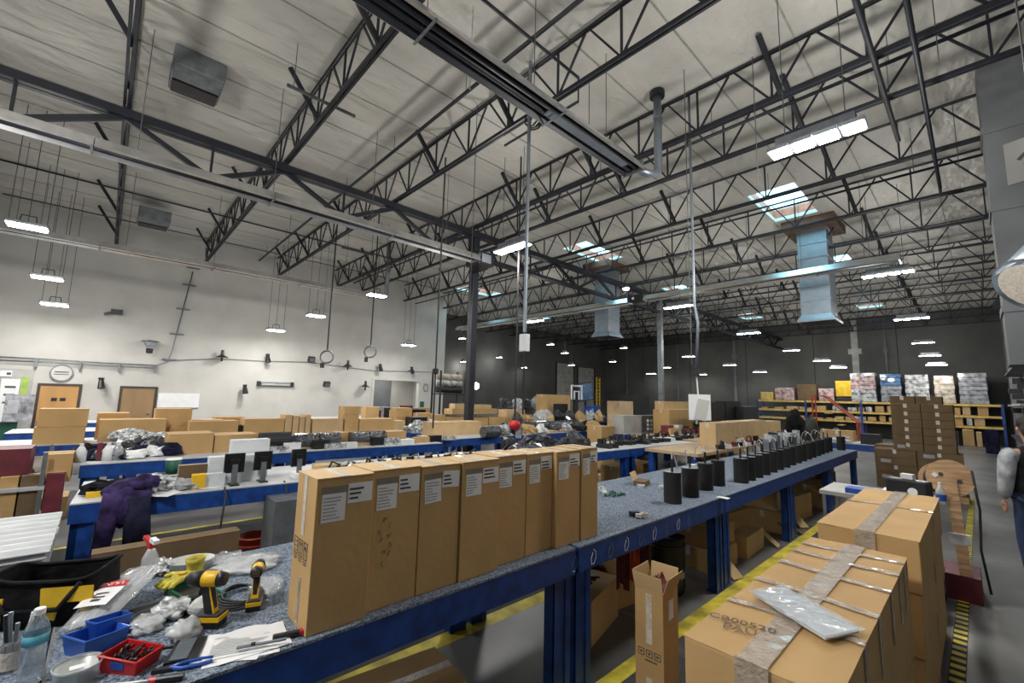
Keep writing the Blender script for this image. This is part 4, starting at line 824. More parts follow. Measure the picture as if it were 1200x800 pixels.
# clear bags and lumps
for k, (x, y, d, mm, lb, nme, cat) in enumerate(((172, 735, (.16, .12, .05), 'film_pale', 'crumpled clear bag right of the blue bin', 'clear_bag', 'bag'), (200, 720, (.18, .14, .07), 'bag_bright', 'clear bag with black-striped parts', 'clear_bag', 'bag'), (215, 745, (.13, .12, .07), 'film_pale', 'small knotted clear bag behind the red bin', 'clear_bag', 'bag'), (190, 668, (.22, .12, .06), 'bag_bright', 'shiny bag heap left of the yellow glove', 'clear_bag', 'bag'),
      (290, 664, (.28, .3, .06), 'film_pale', 'large clear film heap behind the drivers', 'film_heap', 'film'), (312, 690, (.2, .16, .05), 'film', 'clear film heap near the first upright carton', 'film_heap', 'film'), (262, 658, (.2, .2, .05), 'film', 'thin clear film heap at the bench back edge', 'film_heap', 'film'))):
    p = on(x, y); tag(MB().lump((0, 0, d[2]*.35), d, k+3, .25, 2.6, 24).build(nme, mm, None, p, 0, smooth=True), lb, cat)
p = on(225, 672); t = thing('plastic_tub', 'grey-white plastic tub behind the yellow glove', 'tub', (p[0]-.06, p[1], T), R(80)); MB().lathe([(0, 0), (.07, 0), (.08, .06), (.083, .06), (.083, .056), (.075, .056), (.067, .005), (0, .005)], n=20, sx=1.3).build('body', 'tub_plastic', t, smooth=True)
p = on(228, 700); t = thing('green_tray', 'dark green tray with brushes under the glove', 'tray', (p[0], p[1], T), R(105)); MB().box(-.07, -.15, 0, .07, .15, .01).box(-.07, -.15, .01, -.06, .15, .035).box(.06, -.15, .01, .07, .15, .035).box(-.06, -.15, .01, .06, -.14, .035).box(-.06, .14, .01, .06, .15, .035).build('tray', 'green', t); MB().box(-.05, -.13, .01, .05, .1, .02).build('liner', 'black_plastic', t)
p = on(110, 700); tag(MB().lump((0, 0, .015), (.16, .3, .04), 12, .3, 2, 14).build('black_sleeve', 'black_plastic', None, (-2.62, .33, T), R(20)), 'flat black pouch lying behind the clear bags', 'pouch')
# glove
p = on(214, 690); t = thing('work_glove', 'crumpled yellow work glove with its open cuff up', 'glove', (p[0]-.03, p[1]+.01, T+.03), R(125))
m = MB(); m.lathe([(.035, 0), (.038, .03), (.045, .06), (.05, .085), (.046, .085), (.04, .06), (.033, .03)], (.05, 0, .01), 18, sx=1, sy=.8); m.lump((-.01, 0, .02), (.13, .10, .05), 3, .15, 2, 16)
for k in range(4): a = R(-30+20*k); m.tube([(-.05*math.cos(a), .05*math.sin(a), .02), (-.09*math.cos(a*.8)-.01, .075*math.sin(a), .022), (-.125*math.cos(a*.8), .085*math.sin(a), .008)], .012, 8)
m.tube([(.01, .05, .02), (.0, .085, .02), (-.02, .105, .01)], .013, 8); m.build('glove_shell', 'glove_yellow', t, smooth=True); MB().cbox((-.03, -.01, .048), (.03, .03, .006), rz=.5).build('patch', 'yellow', t)
# driver tools
def driver(loc, rz, label, s=1.0, head=True):
    t = thing('power_driver', label, 'power tool', loc, rz); m = MB()
    m = MB().cyl((-.05*s, 0, .205*s), (.02*s, 0, .205*s), .034*s, 16); m.build('motor_housing', 'yellow_tool', t, smooth=True, bevel=.003)
    MB().cyl((.02*s, 0, .205*s), (.05*s, 0, .205*s), .035*s, 16, .028*s).build('rear_cap', 'black_plastic', t, smooth=True)
    MB().lathe([(.0, -.0), (.03*s, 0)]).cyl((-.11*s, 0, .205*s), (-.05*s, 0, .205*s), .03*s, 14, .038*s).cyl((-.13*s, 0, .205*s), (-.11*s, 0, .205*s), .014*s, 12).build('nose', 'black_rubber', t, smooth=True)
    vent_ = MB()
    for k in range(4): vent_.box(.05*s, -.02*s, (.19+.01*k)*s, .052*s, .02*s, (.194+.01*k)*s)
    vent_.build('vent_slots', 'cardboard_dark', t)
    MB().beam((-.03*s, 0, .19*s), (.0, 0, .055*s), .036*s, .046*s).build('grip', 'black_rubber', t, bevel=.006); MB().beam((-.012*s, 0, .185*s), (.02*s, 0, .06*s), .038*s, .006*s).build('grip_stripe', 'yellow_tool', t)
    MB().cbox((-.055*s, 0, .155*s), (.012*s, .014*s, .035*s), ry=.2).build('trigger', 'black_plastic', t)
    MB().box(-.06*s, -.036*s, .035*s, .05*s, .036*s, .06*s).build('foot', 'black_rubber', t, bevel=.004); MB().box(-.065*s, -.038*s, .0, .055*s, .038*s, .034*s).build('battery', 'black_plastic', t, bevel=.005); MB().box(-.03*s, -.0385*s, .03*s, .056*s, .0385*s, .05*s).build('battery_clip', 'yellow_tool', t)
    return t
p = on(247, 735); driver((p[0]-.02, p[1], T), R(-40+180-90), 'yellow and black cordless driver standing on its battery', .92)
p = on(300, 716); driver((p[0]-.04, p[1]+.0, T), R(-20), 'smaller yellow and black driver standing in the cable coil', .8)
p = on(283, 705); t = thing('cable_coil', 'coil of black cable around the smaller driver', 'cable', (p[0]-.04, p[1], T+.008)); 
for k in range(5): MB().tube([((.11-.006*k)*math.cos(a*math.pi/12)*1.2+.006*k, (.11-.008*k)*math.sin(a*math.pi/12), .007*k+.004*math.sin(a*.8+k)) for a in range(24)], .005, 6, closed=True).build('cable_loop', 'black_rubber', t, smooth=True)
p = on(228, 728); tag(MB().lump((0, 0, .03), (.11, .1, .08), 9, .15, 2, 16).build('masking_roll', 'tub_plastic', None, (p[0]-.06, p[1]+.03, T)), 'cream plastic cup lying on the bench left of the driver', 'cup')
# papers + box cutter
t = thing('paper_stack', 'stack of printed white sheets beside the nearest upright carton', 'papers', (-2.04, .50, T), R(70))
for k, (dx, dy, a) in enumerate(((.0, -.0, .1), (-.04, .01, -.25), (.03, .015, .28), (.0, .03, .02))):
    o = MB().sheet(8, 6, lambda u, v: (-.125+.25*u, -.09+.18*v, .002+.002*k+(.012+.012*k)*max(0, v-.55)**1.3*math.sin(3*u+k)**2), .0008).build('sheet', 'paper', t); o.location = (dx, dy, 0); o.rotation_euler.z = a
    if k == 3:
        pr = MB(); r = random.Random(1)
        for j in range(13): pr.box(-.11, -.075+j*.011, .0105, -.11+r.uniform(.12, .21), -.072+j*.011, .011)
        pr.build('print', 'print_faint', o)
t = thing('box_cutter', 'red-ended box cutter under the papers', 'cutter', (-2.0, .66, T+.004), R(75)); MB().cbox((0, 0, .01), (.13, .025, .018)).build('handle', 'black_plastic', t, bevel=.004); MB().cbox((.05, 0, .011), (.035, .027, .02)).build('end_grip', 'red_plastic', t, bevel=.004)
t = thing('marker', 'grey slim blade lying across the papers', 'blade', (-1.98, .55, T+.02), R(72)); MB().cbox((0, 0, .004), (.17, .012, .006)).build('blade', 'galv', t); MB().cbox((-.03, 0, .008), (.015, .014, .006)).build('slider', 'black_plastic', t)
# pliers, drill bits
t = thing('pliers', 'pliers with blue handles at the bottom edge of the bench', 'pliers', (-2.05, .27, T+.008), R(75))
for s in (-1, 1): MB().tube([(0, 0, 0), (.04, s*.018, 0), (.09, s*.02, 0), (.13, s*.012, 0)], .007, 8).build('handle', 'blue_plastic', t, smooth=True)
MB().add([(-.05, -.005, -.005), (-.05, .005, -.005), (.01, .014, -.005), (.01, -.014, -.005), (-.05, -.005, .006), (-.05, .005, .006), (.01, .014, .006), (.01, -.014, .006)], [(3, 2, 1, 0), (4, 5, 6, 7), (0, 1, 5, 4), (1, 2, 6, 5), (2, 3, 7, 6), (3, 0, 4, 7)]).build('jaw', 'dark_steel', t)
t = thing('screwdriver', 'screwdriver with a black and red handle by the pliers', 'screwdriver', (-1.99, .23, T+.012), R(65)); MB().cyl((0, 0, 0), (.08, 0, 0), .012, 10).build('handle', 'black_plastic', t); MB().cyl((-.02, 0, 0), (0, 0, 0), .0125, 10).build('collar', 'red_plastic', t); MB().cyl((-.13, 0, 0), (-.02, 0, 0), .003, 6).build('shaft', 'galv', t)
t = thing('bit_case', 'black case of silver driver bits before the drivers', 'case', (-2.14, .33, T), R(70)); MB().box(-.05, -.08, 0, .05, .08, .015).build('tray', 'black_plastic', t)
for k in range(9): MB().cyl((-.035, -.07+k*.0165, .018), (.02, -.07+k*.0165, .018), .0045, 6).build('driver_bit', 'galv', t)
tag(MB().box(-.09, -.004, 0, .09, .004, .008).build('steel_rule', 'black_plastic', None, (-2.22, .28, T), R(65)), 'thin black bar lying beside the bit case', 'bar')
t = thing('white_pad', 'small white notepad at the bottom edge between tools', 'pad', (-2.02, .15, T), R(60)); MB().box(-.05, -.035, 0, .05, .035, .006).build('pages', 'paper', t)
# ================= SECOND ROW BENCH ITEMS =================
def BX(y): return -5.33+.55*(y+.14)/10.78       # its front edge at depth y
def monitor(X, Y, w, h, z0, rz, label, name='monitor', cat='monitor', group=None):
    h += .0
    t = thing(name, label, cat, (X, Y, z0), rz, group)
    MB().cbox((0, 0, .12+h/2), (.03, w, h)).build('screen_panel', 'black_plastic', t, bevel=.004); MB().cbox((.02, 0, .12+h/2), (.03, w*.45, h*.45)).build('rear_housing', 'black_plastic', t, bevel=.008)
    MB().beam((.04, 0, .12+h*.45), (.05, 0, .01), .03, .05).build('stand_arm', 'grey_steel', t); MB().cbox((.04, 0, .006), (.16, w*.45, .012)).build('stand_foot', 'black_plastic', t); return t
for xl, xr, yt, dx, lb in ((262, 286, 543, .25, 'left of two black monitors by the white foam blocks'), (297, 318, 538, .28, 'right of two black monitors by the white foam blocks'), (341, 358, 530, .3, 'black monitor just above the nearest upright carton')):
    X = BX(2)-dx+.0; Y = (Yof(xl, X, 1.1)+Yof(xr, X, 1.1))/2; w_ = Yof(xr, X, 1.1)-Yof(xl, X, 1.1); monitor(X, Y, w_, .2, T, 0, lb)
for k, x in enumerate((383, 404, 427, 447, 470, 492, 516, 538, 560)):
    X = -5.35; Y = Yof(x, X, 1.05); t = thing('desk_clamp_arm', 'black swing arm clamped along the second bench behind the cartons', 'arm', (X, Y, T), .4*k, 'black arms behind the carton row')
    MB().cbox((0, 0, .03), (.08, .09, .06)).build('clamp', 'black_plastic', t); MB().tube([(0, 0, .05), (.02, .05, .17), (.02, .14, .13), (.03, .18, .06)], .014, 6).build('arm_tube', 'grey_steel' if k % 2 else 'black_plastic', t, smooth=True); MB().cbox((.02, .17, .07), (.07, .1, .1), rz=.4).build('head', 'black_plastic', t)
cpx(270, 315, 516, -5.75, T, .14, 'tall white foam block standing at the back of the second bench', None, 0, 'foam', 'y', 'foam_block', 'foam')
cpx(244, 312, 536, -5.58, T, .12, 'lower white foam block in front of the tall one', None, 0, 'foam', 'y', 'foam_block', 'foam')
cpx(240, 264, 556, -5.44, T, .10, 'clear tray of parts left of the monitors', None, 0, 'bubble', 'y', 'parts_tray', 'tray')
cpx(209, 245, 546, -5.65, T, .12, 'small open brown carton with a dark inside on the second bench', None, 1, 'cardboard_dark')
t, *_ = cpx(225, 241, 557, -5.4, T, .1, 'yellow tray of dark sockets on the second bench', None, 0, 'yellow', 'y', 'socket_tray', 'tray')
MB().box(-.03, -.05, .06, .03, .05, .075).build('sockets', 'navy_cloth', t) if False else None
def lumpy(xp, yp, z0, d, m, lb, nme, cat, seed=1, amp=.35, n=16, dx=0, fr=3, group=None):
    p = at(xp, yp, 'z', z0); return tag(MB().lump((0, 0, d[2]*.3), d, seed, amp, fr, n).build(nme, m, None, (p.x+dx, p.y, z0)), lb, cat, group)
lumpy(182, 574, T, (.3, .34, .16), 'bag_bright', 'crumpled white bag right of the purple jacket', 'crumpled_bag', 'bag', 2)
lumpy(202, 568, T, (.2, .3, .12), 'film_pale', 'crumpled clear bag beside the dark cup', 'crumpled_bag', 'bag', 3)
lumpy(125, 578, T, (.22, .36, .16), 'black_cloth', 'black pouch with yellow trim on the second bench left end', 'pouch', 'pouch', 4)
p = at(118, 578, 'z', T); tag(MB().box(-.02, -.12, 0, .02, .12, .05).build('yellow_strap', 'yellow', None, (p.x+.16, p.y+.02, T)), 'yellow strap lying in front of the black pouch', 'strap')
p = at(203, 556, 'z', T); t = thing('cup', 'dark green cup with a white lid on the second bench', 'cup', (p.x-.1, p.y, T)); MB().lathe([(0, 0), (.06, 0), (.08, .16), (.075, .16), (.055, .01), (0, .01)]).build('body', 'green', t, smooth=True); MB().lathe([(0, .175), (.07, .172), (.085, .16), (0, .16)]).build('lid', 'paper', t)
for k, (x, y) in enumerate(((215, 574), (195, 580), (240, 572))):
    p = at(x, y, 'z', T); tag(MB().sheet(3, 3, lambda u, v: (.2*u-.1, .3*v-.15, .004+.004*math.sin(u*4+k)), .001).build('paper_sheet', 'paper', None, (p.x-.1, p.y, T), k), 'loose white sheet on the second bench, %s' % ['below the crumpled bags', 'beside the purple jacket', 'below the yellow socket tray'][k], 'paper')
# purple jacket draped over the front edge
jy = Yof(150, -5.3, .9); t = thing('jacket', 'dark purple jacket draped over the front of the second bench', 'jacket', (-5.3, jy, T), 0)
m = MB(); m.lump((-.10, .0, .06), (.3, .34, .2), 7, .15, 2.2, 24); m.lump((.03, .0, -.06), (.15, .34, .36), 8, .15, 2.5, 24, flat=False); m.build('body', 'purple_cloth', t, smooth=True)
m = MB(); m.cyl((.04, -.10, .06), (.06, -.15, -.42), .08, 14, .06); m.lump((.06, -.15, -.42), (.13, .13, .08), 2, .1, 2, 12, flat=False); m.build('sleeve', 'purple_cloth', t, smooth=True)
m = MB(); m.cyl((.05, .06, .02), (.08, .09, -.40), .09, 14, .10); m.cyl((.08, .09, -.40), (.08, .14, -.72), .10, 14, .045); m.build('sleeve', 'navy_cloth', t, smooth=True)
m = MB(); m.lump((-.02, .10, .12), (.2, .22, .14), 12, .3, 2.5, 18); m.build('hood', 'purple_cloth', t, smooth=True)
MB().cbox((.155, .12, -.58), (.004, .06, .008)).build('logo_strip', 'print_faint', t)
# under / behind the second bench
tt, *_ = cpx(98, 276, 650, -4.35, .016, .14, 'big dark brown carton standing on the runner behind the tools', None, 1, 'cardboard_dark', tape=False)  # dark cardboard stands in for the shade this carton lies in
MB().box(.0701, .95, .36, .072, 1.1, .46).build('label_sheet', 'print_faint', tt)
p = at(298, 655, 'z', 0); t = thing('bucket', 'red plastic bucket on the floor behind the cartons', 'bucket', (-5.6, 1.38, 0)); MB().lathe([(0, 0), (.13, 0), (.16, .35), (.17, .35), (.17, .33), (.15, .35), (.12, .01), (0, .01)], n=24).build('body', 'orange_red', t, smooth=True); MB().lathe([(.158, .26), (.172, .26), (.172, .275), (.158, .275)], n=24).build('rim_band', 'orange_red', t)
cpx(318, 378, 588, -4.9, 0, .4, 'grey metal cabinet side beside the nearest upright carton', None, 1, 'grey_steel', name='cabinet', cat='cabinet', tape=False)
for k, (x, zt_) in enumerate(((261, 1.0), (333, 1.0))):
    Y = Yof(x, -5.2, .6); t = thing('hanging_cable', 'black cord hanging down from the second bench, %s one' % ['left', 'right'][k], 'cord', (-5.2, Y, 0)); MB().tube([(-.1, 0, .95), (.0, 0, .9), (.03, -.03, .5), (.0, -.05, .02)], .01, 6).build('cord_run', 'black_rubber', t, smooth=True)
# left foreground: low table with corrugated white sheets
t = thing('low_table', 'low white table at the left frame edge under corrugated sheets', 'table', (-4.45, -.62, 0)); MB().box(-.6, -.5, .80, .6, .47, .83).build('tabletop', 'white_top', t)
for a in (-.55, .55):
    for b in (-.45, .42): MB().box(a-.02, b-.02, 0, a+.02, b+.02, .8).build('leg', 'grey_steel', t)
for k in range(4):
    o = MB().sheet(64, 2, lambda u, v: (1.1*u-.55, .8*v-.4, .014*math.sin(u*50)+.02), .004).build('corrugated_sheet', 'white_top', None, (-4.42-.03*k, -.58+.012*k, .832+.028*k)); tag(o, 'white corrugated plastic sheet in the stack at the left edge', 'sheet', 'white corrugated sheets')
# ================= LEFT SHELF CART AND CLUTTER =================
t = thing('shelf_cart', 'dark two-level cart full of boxes left of the third bench', 'cart', (-8.0, -1.25, 0))
for z in (.28, .72): MB().box(-.5, -.95, z, .45, .85, z+.04).build('shelf', 'white_top' if z > .5 else 'dark_steel', t)
for a in (-.48, .4):
    for b in (-.92, .8): MB().box(a, b, 0, a+.04, b+.04, 1.15).build('post', 'grey_steel', t)
def P(xl, xr, yt, X, z0, d, lb, m='cardboard', det=1, g=None, name='carton', cat='carton', **k): return cpx(xl, xr, yt, X, z0, d, lb, g, det, m, name=name, cat=cat, **k)[0]
P(-30, 34, 528, -7.7, .76, .5, 'dark red crate on the cart at the left edge', 'dark_red', 1, name='crate', cat='crate', tape=False)
P(50, 84, 533, -7.75, .76, .4, 'open carton with a pale flap right of the dark red crate', 'cardboard')
P(-5, 18, 560, -7.6, .32, .3, 'small brown box on the lower cart shelf, far left', 'cardboard')
P(20, 45, 558, -7.6, .32, .3, 'dark brown box on the lower cart shelf', 'cardboard_dark')
P(50, 72, 556, -7.6, .32, .3, 'dark red box on the lower cart shelf', 'dark_red')
P(31, 78, 586, -9.4, 0.0, .5, 'flat brown carton on the floor left of the second bench leg', 'cardboard')
lumpy(12, 556, .76, (.3, .4, .16), 'bag_dark', 'black bagged parts under the red crate', 'parts_bag', 'bag', 5, dx=.2)
t = thing('fan_stand', 'small grey desk fan above the dark red crate', 'fan', (-8.2, -1.6, 1.05)); MB().tube([(0, 0, 0), (0, 0, .2), (.02, .05, .3)], .02, 6).build('stand', 'grey_steel', t); MB().lathe([(.0, 0), (.16, .02), (.16, .06), (0, .08)], (0, 0, .28)).build('head', 'grey_steel', t)
# tall cartons in front of door
P(38, 99, 501, -10.7, .943, .5, 'large upright carton below the wooden door, lower of two', 'cardboard')
X = -10.75; h0 = Zof(501, X, Yof(38, X, 1.3)); P(44, 103, 479, -10.75, h0+.006, .45, 'large carton stacked below the light wooden door, upper of two', 'cardboard')
# third bench (z0=T)
Cx = -7.95
for a in ((92, 96, 518, 'bubble', 'pale blue spray can at the left end of the third bench', 'spray_can'), (113, 120, 519, 'dark_red', 'small red box on the third bench left end', 'small_box'), (122, 130, 516, 'paper', 'white bottle beside the small red box', 'white_bottle'), (133, 142, 515, 'wrap_grey', 'pale jug on the third bench beside the white bottle', 'jug')):
    p = at((a[0]+a[1])/2, 532, 'z', T)
    if a[5] == 'small_box': P(a[0], a[1], a[2], -8.1, T, .15, a[4], a[3], 0, None, a[5], 'box')
    else: t = thing(a[5], a[4], 'bottle', (-8.1, Yof((a[0]+a[1])/2, -8.1, 1), T)); MB().lathe([(0, 0), (.06, 0), (.06, .14), (.025, .2), (0, .2)]).build('body', a[3], t, smooth=True); MB().cyl((0, 0, .2), (0, 0, .24), .022, 8).build('cap', 'paper', t)
p = at(128, 533, 'z', T); t = thing('tape_ring', 'black tape ring lying at the front of the third bench', 'tape', (p.x-.1, p.y, T)); MB().lathe([(.14, 0), (.2, 0), (.2, .04), (.14, .04), (.14, 0)], n=20).build('ring', 'black_rubber', t)
lumpy(103, 530, T, (.3, .34, .2), 'black_cloth', 'black pouch on the third bench beside the spray can', 'pouch', 'pouch', 6, dx=.4)
for k, (x, y, dx) in enumerate(((157, 524, 0), (168, 527, .1), (180, 523, -.1), (190, 528, .05), (150, 520, -.4), (178, 516, -.5))): lumpy(x, y, T, (.36, .5, .28), 'bag_dark' if k % 2 else 'bag_bright', 'clear bag of dark parts in the heap on the third bench', 'parts_bag', 'bag', 20+k, dx=dx, group='bagged parts heap')
P(196, 250, 509, -8.25, T, .5, 'long brown carton on the third bench, left half of a pair'); P(251, 301, 510, -8.27, T, .5, 'long brown carton on the third bench, right half of a pair')
def roll(xl, xr, yc, X, r, z0, m, lb, name='plastic_roll', cat='roll', g=None):
    a, b = Yof(xl, X, z0+r), Yof(xr, X, z0+r); t = thing(name, lb, cat, (X, (a+b)/2, z0+r), 0, g); h = (b-a)/2
    MB().cyl((0, -h, 0), (0, h, 0), r, 20).build('roll_body', m, t, smooth=False); MB().cyl((0, h, 0), (0, h+.004, 0), r*.35, 12).build('core', 'cardboard', t); return t
roll(304, 339, 515, -8.15, .15, T, 'black_rubber', 'thick black roll lying on the third bench')
for k, (a, b) in enumerate(((345, 371), (373, 397), (410, 430), (431, 450), (566, 584))):
    roll(a, b, 515, -8.1, .13, T, 'bag_dark', ['shiny dark wrapped roll right of the thick black roll', 'shiny dark wrapped roll second from the thick black roll', 'shiny dark wrapped roll left of the pale carton', 'shiny dark wrapped roll touching the pale carton', 'dark wrapped roll right of the long pale carton'][k], 'wrapped_roll')
P(397, 408, 507, -8.15, T, .4, 'narrow upright brown carton between the wrapped rolls'); P(451, 476, 506, -8.15, T, .4, 'square brown carton right of the wrapped rolls')
for k, (x, y) in enumerate(((485, 507), (497, 508), (510, 507), (490, 503), (505, 502))): lumpy(x, y, T, (.35, .45, .3), 'bag_bright', 'tangled white and black bagged wire on the third bench', 'wire_bundle', 'wire', 40+k, .5, group='bagged wire heap')
P(508, 564, 495, -8.9, T, .5, 'long pale carton on the third bench right of the wire heap', 'cardboard_pale')
for k, (a, b, yt) in enumerate(((590, 606, 500), (615, 640, 500), (642, 668, 501))): roll(a, b, 0, -8.9, .14, T, 'bag_dark', ['dark bagged roll left of the red hanging tool', 'dark bagged roll right of the red hanging tool', 'dark bagged roll near the pale plank'][k], 'bagged_roll')
P(640, 692, 507, -8.3, T, .3, 'pale wooden plank carton on the third bench far half', 'plywood', 0, name='plank', cat='plank')
# fourth row (X -10.7) and beyond
D4 = -10.75
rows = [(115, 194, 492, D4, 'long brown carton below the brown door', 1), (112, 150, 484, -11.3, 'brown carton behind the long one, below the white wall', 1), (181, 224, 479, D4-.4, 'tall wide brown carton right of the brown door', 1),
 (221, 279, 494, D4, 'long brown carton on the fourth bench, white label', 1), (252, 286, 489, -11.3, 'flat brown carton behind the labelled one', 1), (286, 333, 491, D4, 'brown carton on the fourth bench below the panel heater', 1),
 (334, 342, 486, D4, 'first of four small pale boxes below the panel heater', 0), (343, 350, 487, D4, 'second of four small pale boxes below the panel heater', 0), (351, 357, 488, D4, 'third of four small pale boxes below the panel heater', 0), (358, 364, 486, D4, 'fourth of four small pale boxes below the panel heater', 0),
 (366, 402, 491, D4, 'brown carton on the fourth bench right of the small pale boxes', 1), (404, 420, 486, D4, 'lower brown carton of a stack left of the storeroom opening', 1), (421, 462, 491, D4, 'brown carton in front of the storeroom opening', 1)]
hh_ = {}
for xl, xr, yt, X, lb, dt in rows: hh_[lb] = cpx(xl, xr, yt, X, T, .45, lb, None, dt, 'cardboard_pale' if 'pale' in lb else 'cardboard')[3]
P(404, 423, 476, D4, T+.004+hh_['lower brown carton of a stack left of the storeroom opening'], .4, 'upper brown carton of a stack left of the storeroom opening')
bx = [(466, 484, 489, 'brown carton right of the storeroom opening, lowest'), (492, 506, 484, 'upright brown carton at the foot of the white wall end')]
hb_ = [cpx(xl, xr, yt, -11.4, T, .4, lb)[3] for xl, xr, yt, lb in bx]
P(465, 483, 478, -11.4, T+.004+hb_[0], .4, 'brown carton topmost right of the storeroom opening')
# sixth/fifth rows: cartons beyond and in the left bay
sh = [(508, 522, 486, 'pale carton at the edge of the dark bay'), (524, 545, 489, 'brown carton low in the stack right of the wall end'), (546, 572, 490, 'second brown carton low in the stack right of the wall end'), (573, 592, 489, 'third brown carton low in the stack right of the wall end'), (594, 616, 489, 'brown carton below the hanging pole')]
base = []
hb5 = [cpx(xl, xr, yt, -11.2, T, .45, lb)[3] for xl, xr, yt, lb in sh]; zz = T+.004+max(hb5[:4])
hz = cpx(530, 583, 479, -11.2, zz, .45, 'long brown carton lying across the stack by the column')[3]+zz+.004; P(594, 615, 480, -11.2, T+.004+hb5[4], .45, 'pale open carton on the stack by the hanging pole', 'cardboard_pale')
P(533, 552, 473, -11.2, hz, .3, 'small pale carton topmost left of the column', 'cardboard_pale'); P(553, 576, 474, -11.2, hz, .3, 'small pale carton topmost right of the column', 'cardboard_pale')
for k, (x, w) in enumerate(((592, .55), (604, .5), (616, .55), (628, .6), (640, .6), (650, .5))):
    Y = Yof(x, -13.5, 1.8); t = tag(MB().lump((0, 0, .3), (w, w, .7), 50+k, .5, 3.5, 16).build('bagged_scrap', 'bag_bright' if k % 2 else 'bag_dark', None, (-13.5, Y, 1.15)), 'heap of shiny bagged scrap in the dark bay behind the column', 'bag', 'bagged scrap in the dark bay')
t = thing('bagged_scrap_table', 'dark table carrying the bagged scrap', 'table', (-13.5, 12.2, 0)); MB().box(-.6, -2.5, 1.08, .6, 3.5, 1.14).build('tabletop', 'dark_steel', t)
for a in (-.5, .5):
    for b in (-2.4, 3.4): MB().box(a-.04, b-.04, 0, a+.04, b+.04, 1.08).build('leg', 'dark_steel', t)
# rolls of stock at the far left of the dark bay
for k in range(3): roll(511, 540, 0, -15.2, .13, 2.0+.27*k, ['black_rubber', 'wrap_white', 'wrap_cream'][k], ['lowest roll on the rack at the white wall end', 'middle roll on the rack at the white wall end', 'top roll on the rack at the white wall end'][k])
ya, yb = Yof(511, -15.2, 2), Yof(540, -15.2, 2); t = thing('roll_rack', 'dark rack holding rolls at the white wall end', 'rack', (-15.2, (ya+yb)/2, 0)); h = (yb-ya)/2
for a in (-.3, .3):
    for b in (-h, h): MB().box(a-.03, b-.03, 0, a+.03, b+.03, 2.9).build('post', 'dark_steel', t)
for z in (.9, 1.92): MB().box(-.3, -h, z, .3, h, z+.05).build('shelf', 'dark_steel', t)
p_ = Yof(580, -12.5, 2.2); t = thing('inspection_lamp', 'warm glowing lamp on a stand right of the tall column', 'lamp', (-12.5, Yof(558, -12.5, 2.2), 0)); MB().cyl((0, 0, 0), (0, 0, 2.1), .02, 6).build('stand', 'dark_steel', t); MB().lathe([(0, -.12), (.1, -.05), (.1, .08), (0, .15)], (0, 0, 2.25), 12).build('bulb', 'lamp_warm', t); MB().cyl((0, 0, 0), (0, 0, .04), .2, 12).build('base', 'dark_steel', t)
# red tool hung in front of the third bench
Y = Yof(603, -6.9, 1.2); t = thing('hanging_tool', 'red pistol-shaped air tool hung on a pole over the benches', 'air tool', (-6.9, Y, Zof(498, -6.9, Y))); MB().lump((0, 0, 0), (.22, .3, .22), 3, .1, 2, 14, flat=False).build('housing', 'red_plastic', t, smooth=True); MB().cyl((0, 0, .05), (0, 0, ZC-t.location.z), .02, 6).build('hose', 'black_rubber', t); MB().cbox((0, .12, -.16), (.08, .1, .24)).build('grip', 'grey_cloth', t)
Y = Yof(598, -8.6, 1.8); tag(MB().lump((0, 0, 0), (.3, .4, .75), 9, .3, 2.2, 16, flat=False).build('hanging_cloth', 'navy_cloth', None, (-6.95, Y-1.0, 1.75)), 'dark cloth bundle hanging by the red air tool pole', 'cloth') if False else None
# centre group
P(641, 668, 462, -11.6, T, .6, 'large rumpled brown carton left of the leaning screen', 'cardboard'); 
X = -11.2; monitor(X, Yof(657, X, 1.5), .85, .62, T, 0, 'black square monitor in front of the rumpled carton')
X = -14; t = thing('wall_screen', 'tilted bluish flat screen below the dock doors', 'screen', (X, Yof(686, X, 2), 1.7), 0); MB().cbox((0, 0, .55), (.06, 1.25, .95), rx=R(6)).build('bezel', 'black_plastic', t); MB().cbox((.035, 0, .55), (.01, 1.12, .84), rx=R(6)).build('display', 'wrap_blue', t); MB().box(-.03, -.05, -1.7, .03, .05, .2).build('stand', 'dark_steel', t)
X = -13; Y = Yof(676, X, 2.8); t = thing('hoop_board', 'small white framed hoop board in front of the dock door', 'hoop', (X, Y, 0)); b_ = Zof(468, X, Y); h_ = Zof(451, X, Y)-b_; MB().box(-.02, -.05, 0, .02, .05, b_).build('post', 'dark_steel', t)
MB().box(-.02, -.42, b_, .02, -.34, b_+h_).box(-.02, .34, b_, .02, .42, b_+h_).box(-.02, -.34, b_+h_-.08, .02, .34, b_+h_).box(-.02, -.2, b_, .02, -.14, b_+h_*.6).box(-.02, .14, b_, .02, .2, b_+h_*.6).box(-.02, -.14, b_+h_*.52, .02, .14, b_+h_*.6).build('board_frame', 'paper', t)
X = -22; Y = Yof(701, X, 3); t = thing('ladder', 'narrow yellow ladder standing upright in the far corner', 'ladder', (X, Y, 0)); zt = Zof(442, X, Y)
for s in (-.22, .22): MB().box(-.03, s-.04, 0, .03, s+.04, zt).build('rail', 'yellow', t)
for k in range(12): MB().box(-.02, -.2, .3+k*zt/13, .02, .2, .36+k*zt/13).build('rung', 'yellow', t)
X = -11.3; t = thing('blue_drum', 'blue plastic drum behind the third row', 'drum', (X, Yof(694, X, 1.3), T)); MB().lathe([(0, 0), (.3, 0), (.34, .62), (.36, .62), (.36, .66), (0, .66)]).build('body', 'blue_plastic', t, smooth=False)
lumpy(677, 500, T, (.7, .8, .65), 'film_pale', 'white bulging bag beside the blue drum', 'white_bag', 'bag', 61, .2, dx=-1.6)
